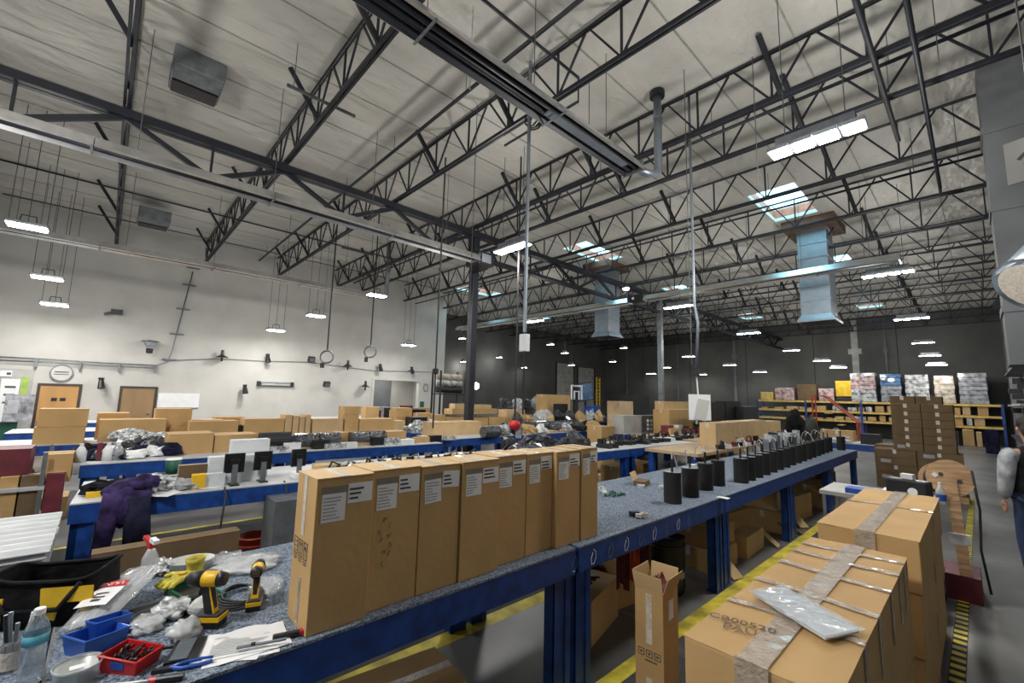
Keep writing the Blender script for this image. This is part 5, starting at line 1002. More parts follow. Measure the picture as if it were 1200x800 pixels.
# right-middle group, on the second row far half and beyond
P(705, 720, 500, -7.3, 0.0, .5, 'tall brown carton right of the blue drum', 'cardboard')
t, *_ = cpx(726, 742, 470, -8.4, T, .5, 'pale wooden crate with a dark arrow mark', None, 1, 'plywood', name='wooden_crate', cat='crate', tape=False); MB().add([(.2505, -.1, .35), (.2505, .1, .35), (.2505, .0, .15)], [(0, 1, 2)]).build('arrow_mark', 'print', t)
P(743, 761, 463, -9.6, 0, .6, 'tall black cabinet behind the pale wooden crate', 'black_matte', 0, name='cabinet', cat='cabinet')
t, *_ = cpx(731, 752, 487, -7.0, T, .4, 'pale grey test machine on the bench right of the crate', None, 0, 'panel_pale', name='test_machine', cat='machine')
t, *_ = cpx(753, 777, 487, -7.0, T, .4, 'grey control box with round knobs beside the test machine', None, 1, 'grey_steel', name='control_box', cat='machine', tape=False)
k_ = MB()
for i in range(4):
    for j in range(3): k_.cyl((.2, -.33+.2*i, .1+.12*j), (.23, -.33+.2*i, .1+.12*j), .045, 8)
k_.build('knobs', 'paper', t); t.children[-1]['kind'] = 'stuff'
P(784, 813, 480, -6.2, T, .5, 'brown carton on the bench behind the hanging sheets', 'cardboard'); P(778, 808, 470, -6.6, 1.48, .3, 'open pale carton topmost behind the hanging sheets', 'cardboard_pale')
P(832, 850, 471, -5.2, T, .3, 'black speaker box behind the office chair, left', 'black_matte', 0, name='speaker_box', cat='speaker'); P(851, 869, 470, -5.2, T, .3, 'black speaker box behind the office chair, right', 'black_matte', 0, name='speaker_box', cat='speaker')
P(872, 889, 476, -4.92, T, .25, 'dark grey equipment box right of the black speaker boxes', 'dark_steel', 0, name='equipment_box', cat='box')
for k, (xl, xr, yt, X) in enumerate(((839, 882, 496, -3.9), (862, 897, 494, -4.2), (884, 915, 495, -4.6))): P(xl, xr, yt, X, T, .35, ['long pale plank carton behind the black cylinders, nearest', 'long pale plank carton behind the black cylinders, middle', 'long pale plank carton behind the black cylinders, farthest'][k], 'cardboard_pale')
tb = thing('plank_table', 'wooden-edged table carrying the long pale plank cartons', 'table', (-4.25, 9.9, 0)); MB().box(-.55, -1.6, T-.06, .55, 6.9, T-.002).build('tabletop', 'plywood', tb)
for a in (-.45, .45):
    for b in (-1.5, 2.7, 6.8): MB().box(a-.05, b-.05, 0, a+.05, b+.05, T-.06).build('leg', 'blue_steel', tb)
tb = thing('plywood_table', 'low wide table under the black speaker boxes and mixed boxes', 'table', (-5.85, 13.6, 0)); MB().box(-.95, -2.6, T-.06, .95, 3.0, T-.002).build('tabletop', 'plywood', tb)
for a in (-.85, .85):
    for b in (-2.5, 2.9): MB().box(a-.05, b-.05, 0, a+.05, b+.05, T-.06).build('leg', 'blue_steel', tb)
# office chair
X, Y = -3.5, Yof(868, -3.5, .9); t = thing('office_chair', 'black mesh office chair behind the black cylinders', 'chair', (X, Y, 0), R(200))
MB().cbox((0, 0, .48), (.48, .5, .08)).build('seat', 'black_cloth', t, bevel=.02); MB().sheet(6, 6, lambda u, v: (-.20-.03*math.sin(v*3), -.24+.48*u, .62+.62*v), .03).build('backrest', 'black_cloth', t); MB().cyl((0, 0, .1), (0, 0, .44), .03, 8).build('gas_column', 'dark_steel', t)
for s in (-1, 1): MB().tube([(-.1, s*.27, .45), (-.1, s*.3, .68), (.12, s*.3, .7)], .018, 6).build('armrest', 'black_plastic', t)
for k in range(5): a = k*math.tau/5; MB().beam((0, 0, .11), (.3*math.cos(a), .3*math.sin(a), .06), .04, .03).build('leg', 'black_plastic', t); MB().cyl((.3*math.cos(a), .3*math.sin(a)-.015, .028), (.3*math.cos(a), .3*math.sin(a)+.015, .028), .028, 10).build('castor', 'black_plastic', t)
# dark bags beyond the cylinder row
for k, (x, yt, m_, lb) in enumerate(((932, 478, 'black_cloth', 'black jacket hung on a stand beyond the cylinder row'), (949, 488, 'olive_cloth', 'olive bag hung on a stand beyond the cylinder row'))):
    X = -3.45; Y = Yof(x, X, 1.5); zt = Zof(yt, X, Y); t = thing('coat_stand', lb, 'coat', (X, Y, 0)); MB().cyl((0, 0, 0), (0, 0, zt), .02, 6).build('pole', 'dark_steel', t); MB().cyl((0, 0, 0), (0, 0, .03), .22, 12).build('base', 'dark_steel', t); MB().lump((0, 0, zt-.45), (.4, .5, .85), 70+k, .25, 2, 18, flat=False).build('garment', m_, t, smooth=True)
# box run with small white boxes near, bench at right
FY = 14.2; fx0, fx1 = Xof(955, FY, T), Xof(1030, FY, T); bench(pB, (fx0, FY, 0), (fx0+2.66, FY, 0), 0, 0, 'far right blue workbench across the aisle end, behind the cylinder row'); 
def PY(xl, xr, yt, z0, m, lb, name='carton', cat='carton', Y=FY+.15, dep=.4, det=1):
    a, b = Xof(xl, Y, z0+.2), Xof(xr, Y, z0+.2); h = Zof(yt, a, Y)-z0; return carton(((a+b)/2, Y+dep/2, z0), (b-a, dep, h), lb, None, 0, det, m, 'y', name, cat, tape=(m == 'cardboard'))
PY(962, 1000, 503, T, 'cardboard', 'wide brown carton behind the black jacket', Y=FY+.6); PY(1008, 1031, 508, T, 'black_plastic', 'black printer with a white tray on the far right bench', 'printer', 'printer'); PY(1005, 1032, 522, T, 'paper', 'flat white tray in front of the black printer', 'tray', 'tray', Y=FY+.02, dep=.1); PY(975, 998, 520, T, 'paper', 'small white carton on the far right bench', det=0)
p = (Xof(985, FY+.05, T), FY+.12); tag(MB().lump((0, 0, .08), (.4, .2, .2), 66, .4, 3, 14).build('parts_bag', 'bag_bright', None, (p[0], p[1], T)), 'heap of clear bags on the far right bench', 'bag')
# random small gear on far benches: groups that look alike
r = random.Random(11)
def scatter(n, xa, xb, X, z0, mats, dims, label, group, name, cat, kind='lump'):
    for i in range(n):
        x = xa+(xb-xa)*(i+.5)/n; Xi = X+r.uniform(-.25, .15); Y = Yof(x, Xi, z0+.1); d = [q*r.uniform(.7, 1.25) for q in dims]; m_ = mats[i % len(mats)]
        if kind == 'lump': o = MB().lump((0, 0, d[2]*.3), d, i*3+int(xa), .45, 3, 10).build(name, m_, None, (Xi, Y, z0), r.uniform(0, 3))
        elif kind == 'box': o = MB().box(-d[0]/2, -d[1]/2, 0, d[0]/2, d[1]/2, d[2]).build(name, m_, None, (Xi, Y, z0), r.uniform(-.2, .2))
        else: o = MB().cbox((0, 0, .04), (d[0], d[1], .08), rz=.3).tube([(0, 0, .05), (.03, .05, d[2]), (.05, .14, d[2]*.7)], .018, 6).cbox((.05, .15, d[2]*.6), (.08, .1, .1)).build(name, m_, None, (Xi, Y, z0), r.uniform(0, 3))
        tag(o, label, cat, group)
scatter(14, 705, 812, -5.2, T, ['black_plastic'], (.2, .25, .2), 'small black device on the second bench right of the carton row', 'black devices on the second bench', 'desk_device', 'device', 'dev')
scatter(8, 765, 815, -5.5, T, ['paper', 'wrap_white'], (.2, .5, .06), 'flat white strip pack on the second bench', 'white strip packs', 'strip_pack', 'pack', 'box')
scatter(9, 590, 690, -5.75, T, ['black_plastic', 'bag_dark'], (.3, .4, .25), 'dark bag seen just above the carton tops', 'dark bags above the cartons', 'dark_bag', 'bag')
scatter(12, 355, 560, -5.6, T, ['paper', 'cardboard_pale', 'bag_bright'], (.2, .3, .08), 'small pale pack on the second bench behind the cartons', 'pale packs behind the cartons', 'small_pack', 'pack', 'box')
scatter(10, 780, 822, -6.1, T, ['dark_red', 'cardboard', 'paper', 'cardboard_pale', 'black_plastic'], (.3, .4, .25), 'mixed small box on the bench behind the hanging sheets', 'mixed boxes behind the hanging sheets', 'small_box', 'box', 'box')
scatter(4, 694, 730, -11.3, T, ['cardboard', 'bag_dark', 'cardboard_pale'], (.4, .5, .4), 'dim bundle on the bench beyond the blue drum', 'dim bundles beyond the blue drum', 'bundle', 'bundle')
scatter(12, 895, 935, -2.9, T, ['black_plastic', 'grey_steel', 'white_top'], (.12, .12, .3), 'thin upright part standing behind the cylinder row', 'upright parts behind the cylinders', 'upright_part', 'part', 'box')
scatter(10, 430, 500, -15.8, T, ['cardboard', 'dark_red', 'grey_cloth', 'black_plastic', 'cardboard_pale'], (.4, .5, .45), 'small packed item in front of the storeroom opening', 'items before the storeroom opening', 'packed_item', 'item', 'box')
scatter(5, 815, 880, -6.4, .0, ['cardboard'], (.4, .5, .6), 'brown carton on the floor beyond the second bench', 'floor cartons beyond the second bench', 'carton', 'carton', 'box')
scatter(13, 160, 235, -5.6, T, ['paper', 'bag_bright', 'grey_cloth', 'black_plastic'], (.18, .22, .1), 'small crumpled pack among the papers right of the purple jacket', 'small packs beside the purple jacket', 'small_pack', 'pack')
scatter(14, 300, 535, -7.95, T, ['black_plastic', 'bag_bright', 'paper', 'cardboard'], (.15, .3, .12), 'small item at the front edge of the third bench', 'small items along the third bench', 'bench_item', 'item', 'box')
scatter(9, 570, 700, -8.35, T, ['bag_dark', 'bag_bright', 'black_plastic', 'cardboard', 'paper'], (.3, .45, .3), 'shiny bundle on the third bench right of the column', 'bundles right of the column', 'bundle', 'bundle')
scatter(10, 600, 720, -10.8, T, ['bag_dark', 'cardboard', 'bag_bright', 'cardboard_pale', 'black_plastic'], (.4, .5, .55), 'mixed bundle on the fourth row right of the column', 'mixed bundles on the fourth row', 'bundle', 'bundle')
scatter(12, 815, 850, -5.2, T, ['black_plastic', 'dark_red', 'grey_steel'], (.12, .2, .3), 'small upright device beside the black speaker boxes', 'devices by the speaker boxes', 'desk_device', 'device', 'dev')
scatter(12, 840, 930, -3.85, T, ['black_plastic', 'paper', 'dark_red'], (.12, .2, .16), 'small device on the plank table behind the cylinders', 'devices on the plank table', 'desk_device', 'device', 'dev')
scatter(10, 105, 200, -8.3, T, ['navy_cloth', 'bag_dark', 'paper'], (.25, .35, .2), 'dark folded pack on the left part of the third bench', 'dark packs on the third bench', 'folded_pack', 'pack')
scatter(12, 205, 500, -11.0, T, ['cardboard', 'cardboard_pale', 'black_plastic'], (.3, .5, .3), 'small brown box between cartons of the fourth row', 'small boxes of the fourth row', 'small_box', 'box', 'box')
# ================= UNDER THE LONG BENCH =================
def under(X, Y, d, rz, label, m='cardboard', tilt=0, det=1, z=0):
    t = carton((X, Y, z), d, label, None, rz, det, m, 'y'); return t
t = under(-2.35, 1.22, (.40, .95, .34), R(-6), 'long taped carton lying under the near bench below the carton row'); MB().box(.201, .1, .12, .2025, .26, .3).build('label_sheet', 'paper', t)
under(-2.45, .2, (.4, .7, .3), R(4), 'brown carton under the bench at the bottom frame edge', 'cardboard_pale')
under(-2.5, 3.25, (.42, .62, .34), R(14), 'battered carton with tape patches under the bench behind the open carton', 'cardboard_pale'); under(-2.6, 3.95, (.4, .5, .42), R(-8), 'brown carton under the bench left of the black barrel')
t = thing('barrel', 'black ribbed barrel with a small label under the bench', 'barrel', (-2.35, 4.45, 0)); MB().lathe([(0, 0), (.17, 0), (.19, .08), (.18, .2), (.195, .3), (.19, .45), (.2, .47), (.17, .48), (0, .48)], n=20).build('body', 'black_plastic', t, smooth=True); MB().cbox((.19, -.03, .2), (.01, .09, .05)).build('label_sheet', 'print_faint', t)
t = thing('cable_coil', 'loose coils of black cable on top of the black barrel', 'cable', (-2.35, 4.42, .49))
for k in range(4): MB().tube([((.2-.02*k)*math.cos(a*math.pi/10)+.02*k, (.17)*math.sin(a*math.pi/10), .015*k+.01*math.sin(a)+.012) for a in range(20)], .009, 5, closed=True).build('cable_loop', 'black_rubber', t, smooth=True)
t = thing('cable_tangle', 'tangle of black cables on the carton behind the near leg', 'cable', (-2.5, 3.05, .36)); r2 = random.Random(8)
for k in range(7): MB().tube([(.18*math.cos(a*.7+k)*r2.uniform(.6, 1.2), .22*math.sin(a*.6+k*2)*r2.uniform(.6, 1.2), .02+.03*abs(math.sin(a+k))+.02*k*.3) for a in range(12)], .008, 5).build('cable_loop', 'black_rubber', t, smooth=True)
t = thing('red_rags', 'dark red rags hanging from hooks under the bench edge', 'rag', (-2.05, 3.35, .70), 0)
for k in range(3): MB().sheet(10, 8, lambda u, v: (.02*math.sin(u*14+k), -.09+.16*u+.17*(k-1), -.28*v*(1-.15*math.sin(u*5+k))+.04), .004).build('rag', 'dark_red' if k != 1 else 'orange_red', t, smooth=True)
for k in range(6): a = -.2+.09*k; MB().tube([(0, a, .03), (.01, a, .055), (.02, a, .05)], .004, 5).build('hook', 'chrome', t)
t = thing('cord_loops', 'thin wire loops hanging on the bench front edge near the leg', 'wire', (-1.915, 2.9, .88))
for k in range(9): y = -.5+k*.21; MB().tube([(0, y+.03*math.sin(a), .02-.05*(1-math.cos(a*.9))) for a in range(7)], .002, 4).build('wire_loop', 'paper' if k % 2 else 'grey_steel', t)
lb3 = ['first', 'second', 'third', 'fourth', 'fifth', 'sixth', 'seventh', 'eighth', 'ninth']
spots = [(-2.45, 5.55, .62, .24, 0, 'cardboard'), (-2.48, 5.6, .6, .24, .243, 'cardboard'), (-2.4, 6.4, .7, .26, 0, 'cardboard_pale'), (-2.6, 6.4, .7, .22, .264, 'cardboard'), (-2.4, 7.9, .6, .3, 0, 'cardboard'), (-2.5, 7.95, .6, .28, .304, 'cardboard_pale'), (-2.45, 8.9, .8, .4, 0, 'cardboard'), (-2.4, 10.5, .9, .4, 0, 'cardboard'), (-2.5, 11.4, .7, .5, 0, 'cardboard_dark')]
for k, (X, Y, ly, h, z, m_) in enumerate(spots): under(X, Y, (.55, ly, h), R(-6+4*(k % 3)), '%s brown carton from the barrel in the heap under the long bench' % lb3[k], m_, z=z)
for k, (X, Y, a) in enumerate(((-2.08, 5.1, .4), (-2.05, 5.35, -.3), (-2.1, 7.6, .2), (-2.05, 7.8, .7), (-2.1, 8.3, -.5), (-2.0, 3.6, .5), (-2.1, 6.9, .1))):
    o = MB().cbox((0, 0, .09), (.26, .16, .006), ry=R(38)).build('loose_flap', 'cardboard_pale', None, (X, Y, 0), a); tag(o, 'loose cardboard piece leaning at the floor line under the long bench', 'cardboard', 'loose cardboard pieces')
t = thing('bench_clutter_bag', 'dark bag and cords behind the near leg under the bench', 'bag', (-2.85, 3.55, 0)); MB().lump((0, 0, .2), (.4, .5, .5), 33, .3, 2.5, 16).build('bag', 'black_cloth', t)
for k, (X, Y) in enumerate(((-5.75, 7.3), (-5.7, 8.7), (-5.7, 9.6), (-5.8, 5.9), (-5.75, 6.6))): under(X, Y, (.55, .6, .45), 0, 'brown carton on the floor under the second row, %s from the left' % ['third', 'fourth', 'fifth', 'first', 'second'][k])
under(-5.78, 6.9, (.5, .7, .25), 0, 'brown carton stacked on others under the second row', z=.456)
# ================= AISLE RIGHT: STACK, REEL, STAND, PERSON =================
Y = 13.0; r = random.Random(5); zl = 0; lh = 2.14/12
for k in range(12):
    xl, xr = (-1.72, -.30) if k < 5 else (-1.38, -.38)
    xr += .0 if k < 5 else 0; off = 1 if k % 2 and k < 5 else 0
    n = 2; w_ = (xr-xl)/2
    if k == 11: xr -= .15; xl += .0; w_ = (xr-xl)/2
    for i in range(n):
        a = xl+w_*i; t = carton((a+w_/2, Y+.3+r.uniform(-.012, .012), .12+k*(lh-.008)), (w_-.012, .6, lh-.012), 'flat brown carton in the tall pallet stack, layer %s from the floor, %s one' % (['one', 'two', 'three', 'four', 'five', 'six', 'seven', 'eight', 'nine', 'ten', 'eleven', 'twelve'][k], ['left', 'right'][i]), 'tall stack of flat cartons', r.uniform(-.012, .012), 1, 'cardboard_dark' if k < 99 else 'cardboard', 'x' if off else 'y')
        if k < 6 and (k+i) % 2: MB().box(-w_*.35, -.302, .05, -w_*.1, -.3005, .12).build('label_sheet', 'print_faint', t)
pallet(-1.74, -.28, 13.0, 13.62, 'wooden pallet under the tall stack of flat cartons')
for k in range(5):
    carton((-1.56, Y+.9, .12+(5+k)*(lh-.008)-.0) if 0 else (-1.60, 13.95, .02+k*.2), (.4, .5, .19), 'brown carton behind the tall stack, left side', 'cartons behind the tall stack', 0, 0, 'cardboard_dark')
# cable reel
RY = 6.7; X = Xof(1112, RY, 1.25); Z = Zof(560, X, RY)
t = thing('cable_reel', 'wooden cable reel tipped towards the camera at the aisle', 'reel', (X, RY, 0)); d = Vector((.25, -.9, .2)).normalized(); c = Vector((0, 0, Z))
MB().cyl(c, c+d*.025, .19, 32).build('flange', 'wood', t); MB().cyl(c-d*.3, c-d*.325, .19, 32).build('flange', 'wood', t); MB().cyl(c, c-d*.3, .12, 20).build('drum', 'black_rubber', t)
for k in range(9): q = c-d*(.02+.032*k); MB().cyl(q, q-d*.028, .15+.01*(k % 2), 20).build('cable_turn', 'black_rubber' if k % 3 else 'grey_steel', t, smooth=True)
for a, b_ in ((-.07, -.03), (-.015, -.04), (.07, .03)): u_ = d.cross(Vector((0, 0, 1))).normalized(); v_ = u_.cross(d); q = c+d*.026+u_*a+v_*b_; MB().cyl(q, q+d*.002, .022, 10).build('slot', 'print', t)
q = c+d*.027-u_*(-.12)+v_*.02; MB().cyl(q-u_*.0, q+d*.002, .03, 4).build('label_sheet', 'paper', t)
MB().beam(c+d*.03+Vector((0, 0, -.02)), Vector((.06, -.12, .25)), .09, .03, upv=(0, 1, 0)).build('brace_board', 'wood', t); MB().box(-.12, -.15, 0, .16, .35, .25).build('stand', 'dark_red', t)
MB().tube([(.17, 0, Z+.1), (.2, .05, Z-.3), (.18, 0, .5), (.22, -.02, .1)], .012, 6).build('cable_tail', 'black_rubber', t, smooth=True)
MB().cbox((.04, -.22, .62), (.16, .01, .12), rx=.3).build('white_tag', 'paper', t)
# cart behind the pallet cartons
t = thing('supply_cart', 'small grey cart behind the second pallet stack', 'cart', (-.98, 6.15, 0)); MB().box(-.28, -.35, .98, .62, .35, 1.02).build('top_tray', 'panel_pale', t); MB().box(-.28, -.35, .3, .62, .35, .33).build('shelf', 'panel_pale', t)
for a in (-.26, .58):
    for b in (-.33, .3): MB().box(a, b, .06, a+.03, b+.03, .98).build('post', 'grey_steel', t); MB().cyl((a+.01, b+.015, .035), (a+.035, b+.015, .035), .035, 10).build('castor', 'black_rubber', t)
X = Xof(1066, 6.2, 1.0); t = thing('battery_charger', 'black radio-like charger with a round dial on the small cart', 'charger', (X, 6.2, 1.021), R(-15)); MB().box(-.17, -.08, 0, .17, .08, .17).build('housing', 'black_plastic', t, bevel=.02); MB().cyl((.06, -.081, .06), (.06, -.09, .06), .04, 16).build('dial', 'paper', t); MB().cbox((0, 0, .2), (.1, .07, .05)).build('battery', 'paper', t)
X = Xof(1103, 5.9, 1.0); t = thing('sanitizer_bottle', 'small clear bottle with a blue label beside the charger', 'bottle', (X, 6.0, 1.021)); MB().lathe([(0, 0), (.035, 0), (.037, .12), (.015, .16), (.014, .18), (0, .18)]).build('body', 'film_pale', t, smooth=True); MB().lathe([(.038, .03), (.039, .03), (.039, .09), (.038, .09)]).build('label_band', 'blue_plastic', t); MB().cyl((0, 0, .18), (0, 0, .2), .016, 10).build('cap', 'paper', t)
P_ = Xof(1015, 5.9, .9); tag(MB().box(-.14, -.1, 0, .14, .1, .05).build('blue_box', 'blue_plastic', None, (P_-.02, 5.95, 1.021)), 'flat blue box at the left end of the small cart', 'box'); tag(MB().box(-.12, -.1, 0, .12, .1, .03).build('white_pad', 'paper', None, (P_+.22, 6.3, 1.021)), 'white pad behind the flat blue box', 'pad')
# ================= FAR WALL RACK =================
RYF = 33.4; xa, xb = Xof(888, RYF, 2), .8
lv = [Zof(471, -4, RYF), Zof(483, -4, RYF), Zof(494, -4, RYF)]
t = thing('pallet_rack', 'long yellow-beamed pallet rack along the far wall', 'rack', ((xa+xb)/2, RYF, 0)); hx = (xb-xa)/2
for z in lv:
    for y in (-.02, 1.1): MB().box(-hx, y, z-.12, hx, y+.05, z).build('beam', 'rack_yellow', t)
    MB().box(-hx, .03, z-.05, hx, 1.1, z-.01).build('deck', 'dark_steel', t)
for k in range(5):
    x = -hx+2*hx*k/4
    for y in (-.04, 1.1): MB().box(x-.05, y, 0, x+.05, y+.08, lv[0]-.001).build('upright', 'blue_steel', t)
def rackbox(xl, xr, yt, z0, m, lb, name='wrapped_load', cat='load', layers=1, g=None, Y=None, dep=.9, hmax=9):
    Y = RYF+.06 if Y is None else Y
    a, b = Xof(xl, Y, z0+.3), Xof(xr, Y, z0+.3); h = min(hmax, Zof(yt, a, Y)-z0); t = thing(name, lb, cat, ((a+b)/2, Y+dep/2, z0), 0, g); w_ = (b-a)/2-.02
    for i in range(layers):
        o = MB().box(-w_+.02*(i % 2), -dep/2+.01*(i % 2), h*i/layers+.004, w_-.015*(i % 3), dep/2, h*(i+1)/layers-.004).build('layer' if layers > 1 else 'body', m if isinstance(m, str) else m[i*len(m)//layers], t, bevel=.02)
    return t
z = lv[0]+.002
rackbox(997, 1028, 437, z, ['wrap_white', 'wrap_white', 'wrap_pink', 'wrap_pink', 'wrap_white'], 'wrapped pink and white load on the far rack', layers=7)
rackbox(1032, 1058, 438, z, ['wrap_grey', 'wrap_grey', 'wrap_blue', 'wrap_blue'], 'wrapped load with a blue upper half on the far rack', layers=7)
rackbox(1061, 1091, 439, z, 'wrap_white', 'wrapped silver-white load between blue and cream ones', layers=6); rackbox(1095, 1121, 440, z, 'wrap_cream', 'wrapped cream load right of the silver-white one', layers=6); rackbox(1124, 1160, 437, z, 'wrap_grey', 'wrapped grey load at the right end of the far rack', layers=7)
rackbox(979, 998, 446, z+.3, 'yellow', 'bright yellow wrapped load on the far rack', layers=1); rackbox(979, 999, 466, z, 'black_plastic', 'black pallet under the bright yellow load', 'plastic_pallet', 'pallet')
rackbox(959, 978, 455, z, 'wrap_pink', 'low white and red bagged load left of the yellow one', 'bagged_load'); rackbox(934, 957, 450, z, 'cardboard_dark', 'wrapped brown carton load on the far rack'); rackbox(908, 931, 454, z, 'wrap_pink', 'white and red bagged load at the left of the far rack', 'bagged_load'); rackbox(891, 906, 459, z, 'rack_yellow', 'small yellow wooden box at the left rack end', 'wooden_box', 'box')
r = random.Random(21)
for li in (1, 2):
    x = 892
    while x < 1160:
        w_ = r.choice((9, 12, 15)); rackbox(x, x+w_-1, (476 if li == 1 else 487)+r.uniform(-1, 2), lv[li]+.002, r.choice(('cardboard', 'cardboard_pale', 'wrap_white', 'cardboard')), 'small carton on the %s shelf of the far rack' % ('middle' if li == 1 else 'lowest'), 'rack_carton', 'carton', 1, 'cartons on the %s shelf' % ('middle' if li == 1 else 'lowest'), dep=.6, hmax=lv[li-1]-lv[li]-.14); x += w_+r.choice((0, 2, 6))
for k, (xl, xr, yt, m, lb) in enumerate(((1115, 1125, 505, 'black_plastic', 'black machine on the floor under the far rack'), (1128, 1143, 503, 'cardboard', 'brown carton on the floor under the far rack, left'), (1144, 1152, 506, 'cardboard_pale', 'pale carton on the floor under the far rack'))): rackbox(xl, xr, yt, 0, m, lb, 'floor_load', 'carton', 1, Y=32.2)
rackbox(1154, 1173, 503, 0, 'navy_cloth', 'dark blue cabinet on the floor at the end of the aisle', 'cabinet', 'cabinet', 1, Y=28, dep=.5); rackbox(1150, 1180, 502, Zof(503, .3, 28)+.01, 'cardboard_pale', 'pale counter board above the dark blue cabinet', 'counter', 'counter', 1, Y=28, dep=.6) if False else None
# platform stair, orange rails
Y = 27; X = Xof(966, Y, 1.5); t = thing('rolling_stair', 'orange-railed rolling stair in front of the far rack', 'stair', (X, Y, 0))
for k in range(5): MB().box(.25*k, 0, 1.45-.28*k, .25*k+.24, .7, 1.48-.28*k).build('step', 'rack_yellow', t)
for y in (0, .7): MB().tube([(-.5, y, 0), (-.5, y, 2.35), (.0, y, 2.35), (1.3, y, 1.1), (1.3, y, 0)], .04, 6).build('rail', 'orange_red', t)
# ================= RIGHT EDGE =================
X, Y = .46, 8.0
t = thing('wrapped_duct', 'silver foil-wrapped duct elbow at the right frame edge', 'duct', (.60, 7.2, 3.3)); MB().cyl((.15, .25, .35), (-.12, -.05, -.02), .30, 20).build('foil_wrap', 'galv', t, smooth=True); MB().cyl((-.12, -.05, -.02), (-.14, -.07, -.04), .32, 20).build('rim', 'chrome', t); MB().cyl((-.141, -.071, -.041), (-.143, -.073, -.043), .26, 20).build('mouth', 'tape', t)
MB().box(.05, .1, .4, .5, .6, .46).build('wall_bracket', 'black_plastic', t)
t = thing('wall_board', 'white board hung high at the right edge', 'board', (.30, 5.2, Zof(215, .30, 5.2))); MB().cbox((.16, .05, .2), (.34, .02, .36), rz=R(-20)).build('panel', 'panel_pale', t); MB().add([(.05, -.02, .18), (.13, -.05, .26), (.13, -.05, .23), (.07, -.022, .16)], [(0, 1, 2, 3)]).build('mark', 'print', t); MB().cyl((.16, .05, .38), (.16, .05, ZC-t.location.z), .008, 5).build('hanger_rod', 'pipe_grey', t)
t = thing('wall_rack', 'pale upright rack with black clamps along the right wall', 'rack', (.80, 12.0, 0))
for k in range(4): MB().box(-.06, k*1.6, 0, .0, k*1.6+.08, 3.1).build('upright', 'panel_pale', t)
for k in range(7): MB().cbox((-.16, .3+k*.75, 1.9+.32*((k*3) % 5)*.5), (.22, .16, .12)).build('clamp', 'black_plastic', t)
for k in range(4): MB().box(-.30, 0, .5+.75*k, .2, 5.0, .54+.75*k).build('shelf', 'dark_steel' if k % 2 else 'panel_pale', t)
t = thing('angle_bracket', 'dark triangular bracket high by the right wall end', 'bracket', (.61, 24, 5.6)); MB().prism([(0, 0), (.5, 0), (.35, 1.1)], 0, .2, M=Matrix.Rotation(R(90), 4, 'X')).build('gusset', 'dark_steel', t)
# person
def skin(name, pts, edges, radii, m, parent, sub=2):
    me = bpy.data.meshes.new(name); me.from_pydata([tuple(p) for p in pts], edges, []); me.materials.append(MAT[m]); o = bpy.data.objects.new(name, me); COL.objects.link(o); o.parent = parent
    sk = o.modifiers.new('skin', 'SKIN'); sl = me.skin_vertices[0] if me.skin_vertices else None
    if sl is None:
        bpy.context.view_layer.objects.active = o; bpy.ops.object.modifier_add; me.attributes
    for i, r_ in enumerate(radii):
        v = me.skin_vertices[0].data[i]; v.radius = r_ if isinstance(r_, tuple) else (r_, r_); v.use_root = (i == 0)
    ss = o.modifiers.new('sub', 'SUBSURF'); ss.levels = ss.render_levels = sub; sk.use_smooth_shade = True
    return o
per = thing('person', 'person in a black vest and grey sleeves walking at the right edge', 'person', (Xof(1184, 7.6, 1.2)+.18, 7.6, 0), R(-68))
# body faces -x locally; y is its side
J = [(0, 0, .98), (0, 0, 1.2), (0, 0, 1.40), (-.01, 0, 1.56), (-.03, 0, 1.69), (-.03, 0, 1.78),   # pelvis..head
     (0, -.19, 1.46), (.03, -.24, 1.18), (-.04, -.25, .93), (0, .19, 1.46), (-.03, .24, 1.18), (-.14, .25, .96),
     (0, -.1, .92), (-.06, -.1, .5), (.02, -.1, .09), (-.12, -.1, .03), (0, .1, .92), (.06, .1, .5), (.2, .1, .12), (.08, .1, .03)]
E_ = [(0, 1), (1, 2), (2, 3), (3, 4), (4, 5), (2, 6), (6, 7), (7, 8), (2, 9), (9, 10), (10, 11), (0, 12), (12, 13), (13, 14), (14, 15), (0, 16), (16, 17), (17, 18), (18, 19)]
Rr = [(.11, .13), (.10, .13), (.09, .11), .045, .085, .08, .06, .045, .03, .06, .045, .03, .09, .06, .045, .035, .09, .06, .045, .035]
body = skin('body', J, E_, Rr, 'skin', per)
skin('trousers', [J[0], J[12], J[13], (.02, -.1, .12), J[16], J[17], (.19, .1, .15)], [(0, 1), (1, 2), (2, 3), (0, 4), (4, 5), (5, 6)], [(.12, .14), .105, .08, .07, .105, .08, .07], 'jeans', per)
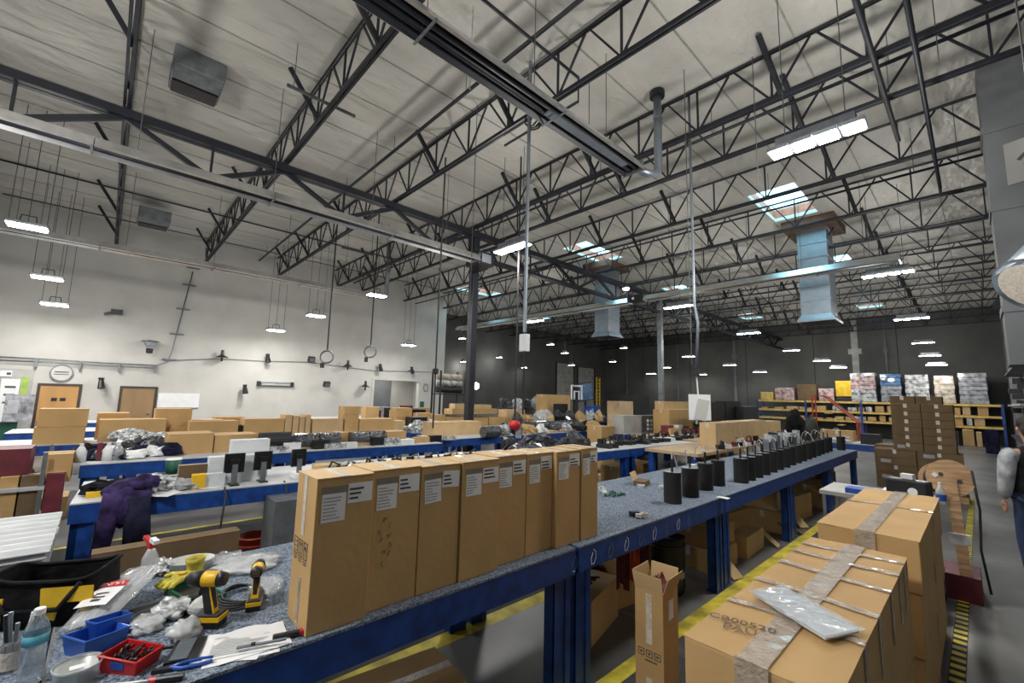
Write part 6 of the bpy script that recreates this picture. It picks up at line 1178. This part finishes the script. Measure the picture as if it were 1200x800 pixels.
skin('sleeve', [(0, -.12, 1.45), (.0, -.2, 1.43), (.03, -.245, 1.18), (-.03, -.25, .95)], [(0, 1), (1, 2), (2, 3)], [.10, .095, .075, .06], 'grey_cloth', per); skin('sleeve', [(0, .12, 1.45), (0, .2, 1.43), (-.03, .245, 1.18), (-.13, .25, .98)], [(0, 1), (1, 2), (2, 3)], [.10, .095, .075, .06], 'grey_cloth', per)
skin('vest', [(0, 0, .84), (0, 0, 1.2), (0, 0, 1.42), (0, 0, 1.56)], [(0, 1), (1, 2), (2, 3)], [(.19, .23), (.155, .19), (.145, .185), (.08, .11)], 'black_cloth', per)
MB().lump((.0, 0, 1.79), (.23, .20, .19), 3, .06, 3, 16, flat=False).lump((.055, 0, 1.72), (.17, .19, .24), 4, .06, 3, 16, flat=False).build('hair', 'hair', per, smooth=True)
f = MB().lump((-.115, 0, 1.71), (.05, .03, .05), 1, .05, 2, 8, flat=False); f.build('nose', 'skin', per, smooth=True)
for s in (-1, 1):
    MB().lump((-.105, s*.035, 1.745), (.02, .025, .014), 1, .02, 2, 8, flat=False).build('eye', 'black_plastic', per); MB().lump((-.02, s*.088, 1.72), (.03, .02, .06), 1, .1, 2, 8, flat=False).build('ear', 'skin', per, smooth=True)
    hy, hx_, hz = s*.25, (-.04 if s < 0 else -.14), (.93 if s < 0 else .96); pal = Vector((hx_, hy, hz-.05))
    for k in range(4):
        q = pal+Vector((-.03+.02*k, 0, -.02)); ln = (.07, .08, .075, .06)[k]; skin('finger', [q+Vector((0, 0, .03)), q+Vector((-.004, 0, -ln*.5)), q+Vector((-.016, 0, -ln))], [(0, 1), (1, 2)], [.010, .009, .008], 'skin', per, 1)
    skin('thumb', [pal+Vector((-.03, 0, .02)), pal+Vector((-.055, 0, -.01)), pal+Vector((-.06, 0, -.04))], [(0, 1), (1, 2)], [.012, .010, .009], 'skin', per, 1)
    skin('palm', [pal+Vector((0, 0, .04)), pal+Vector((0, 0, -.02))], [(0, 1)], [(.03, .018), (.038, .016)], 'skin', per, 1)
MB().box(-.085, -.02, 1.655, -.078, .02, 1.662).build('mouth', 'dark_red', per)
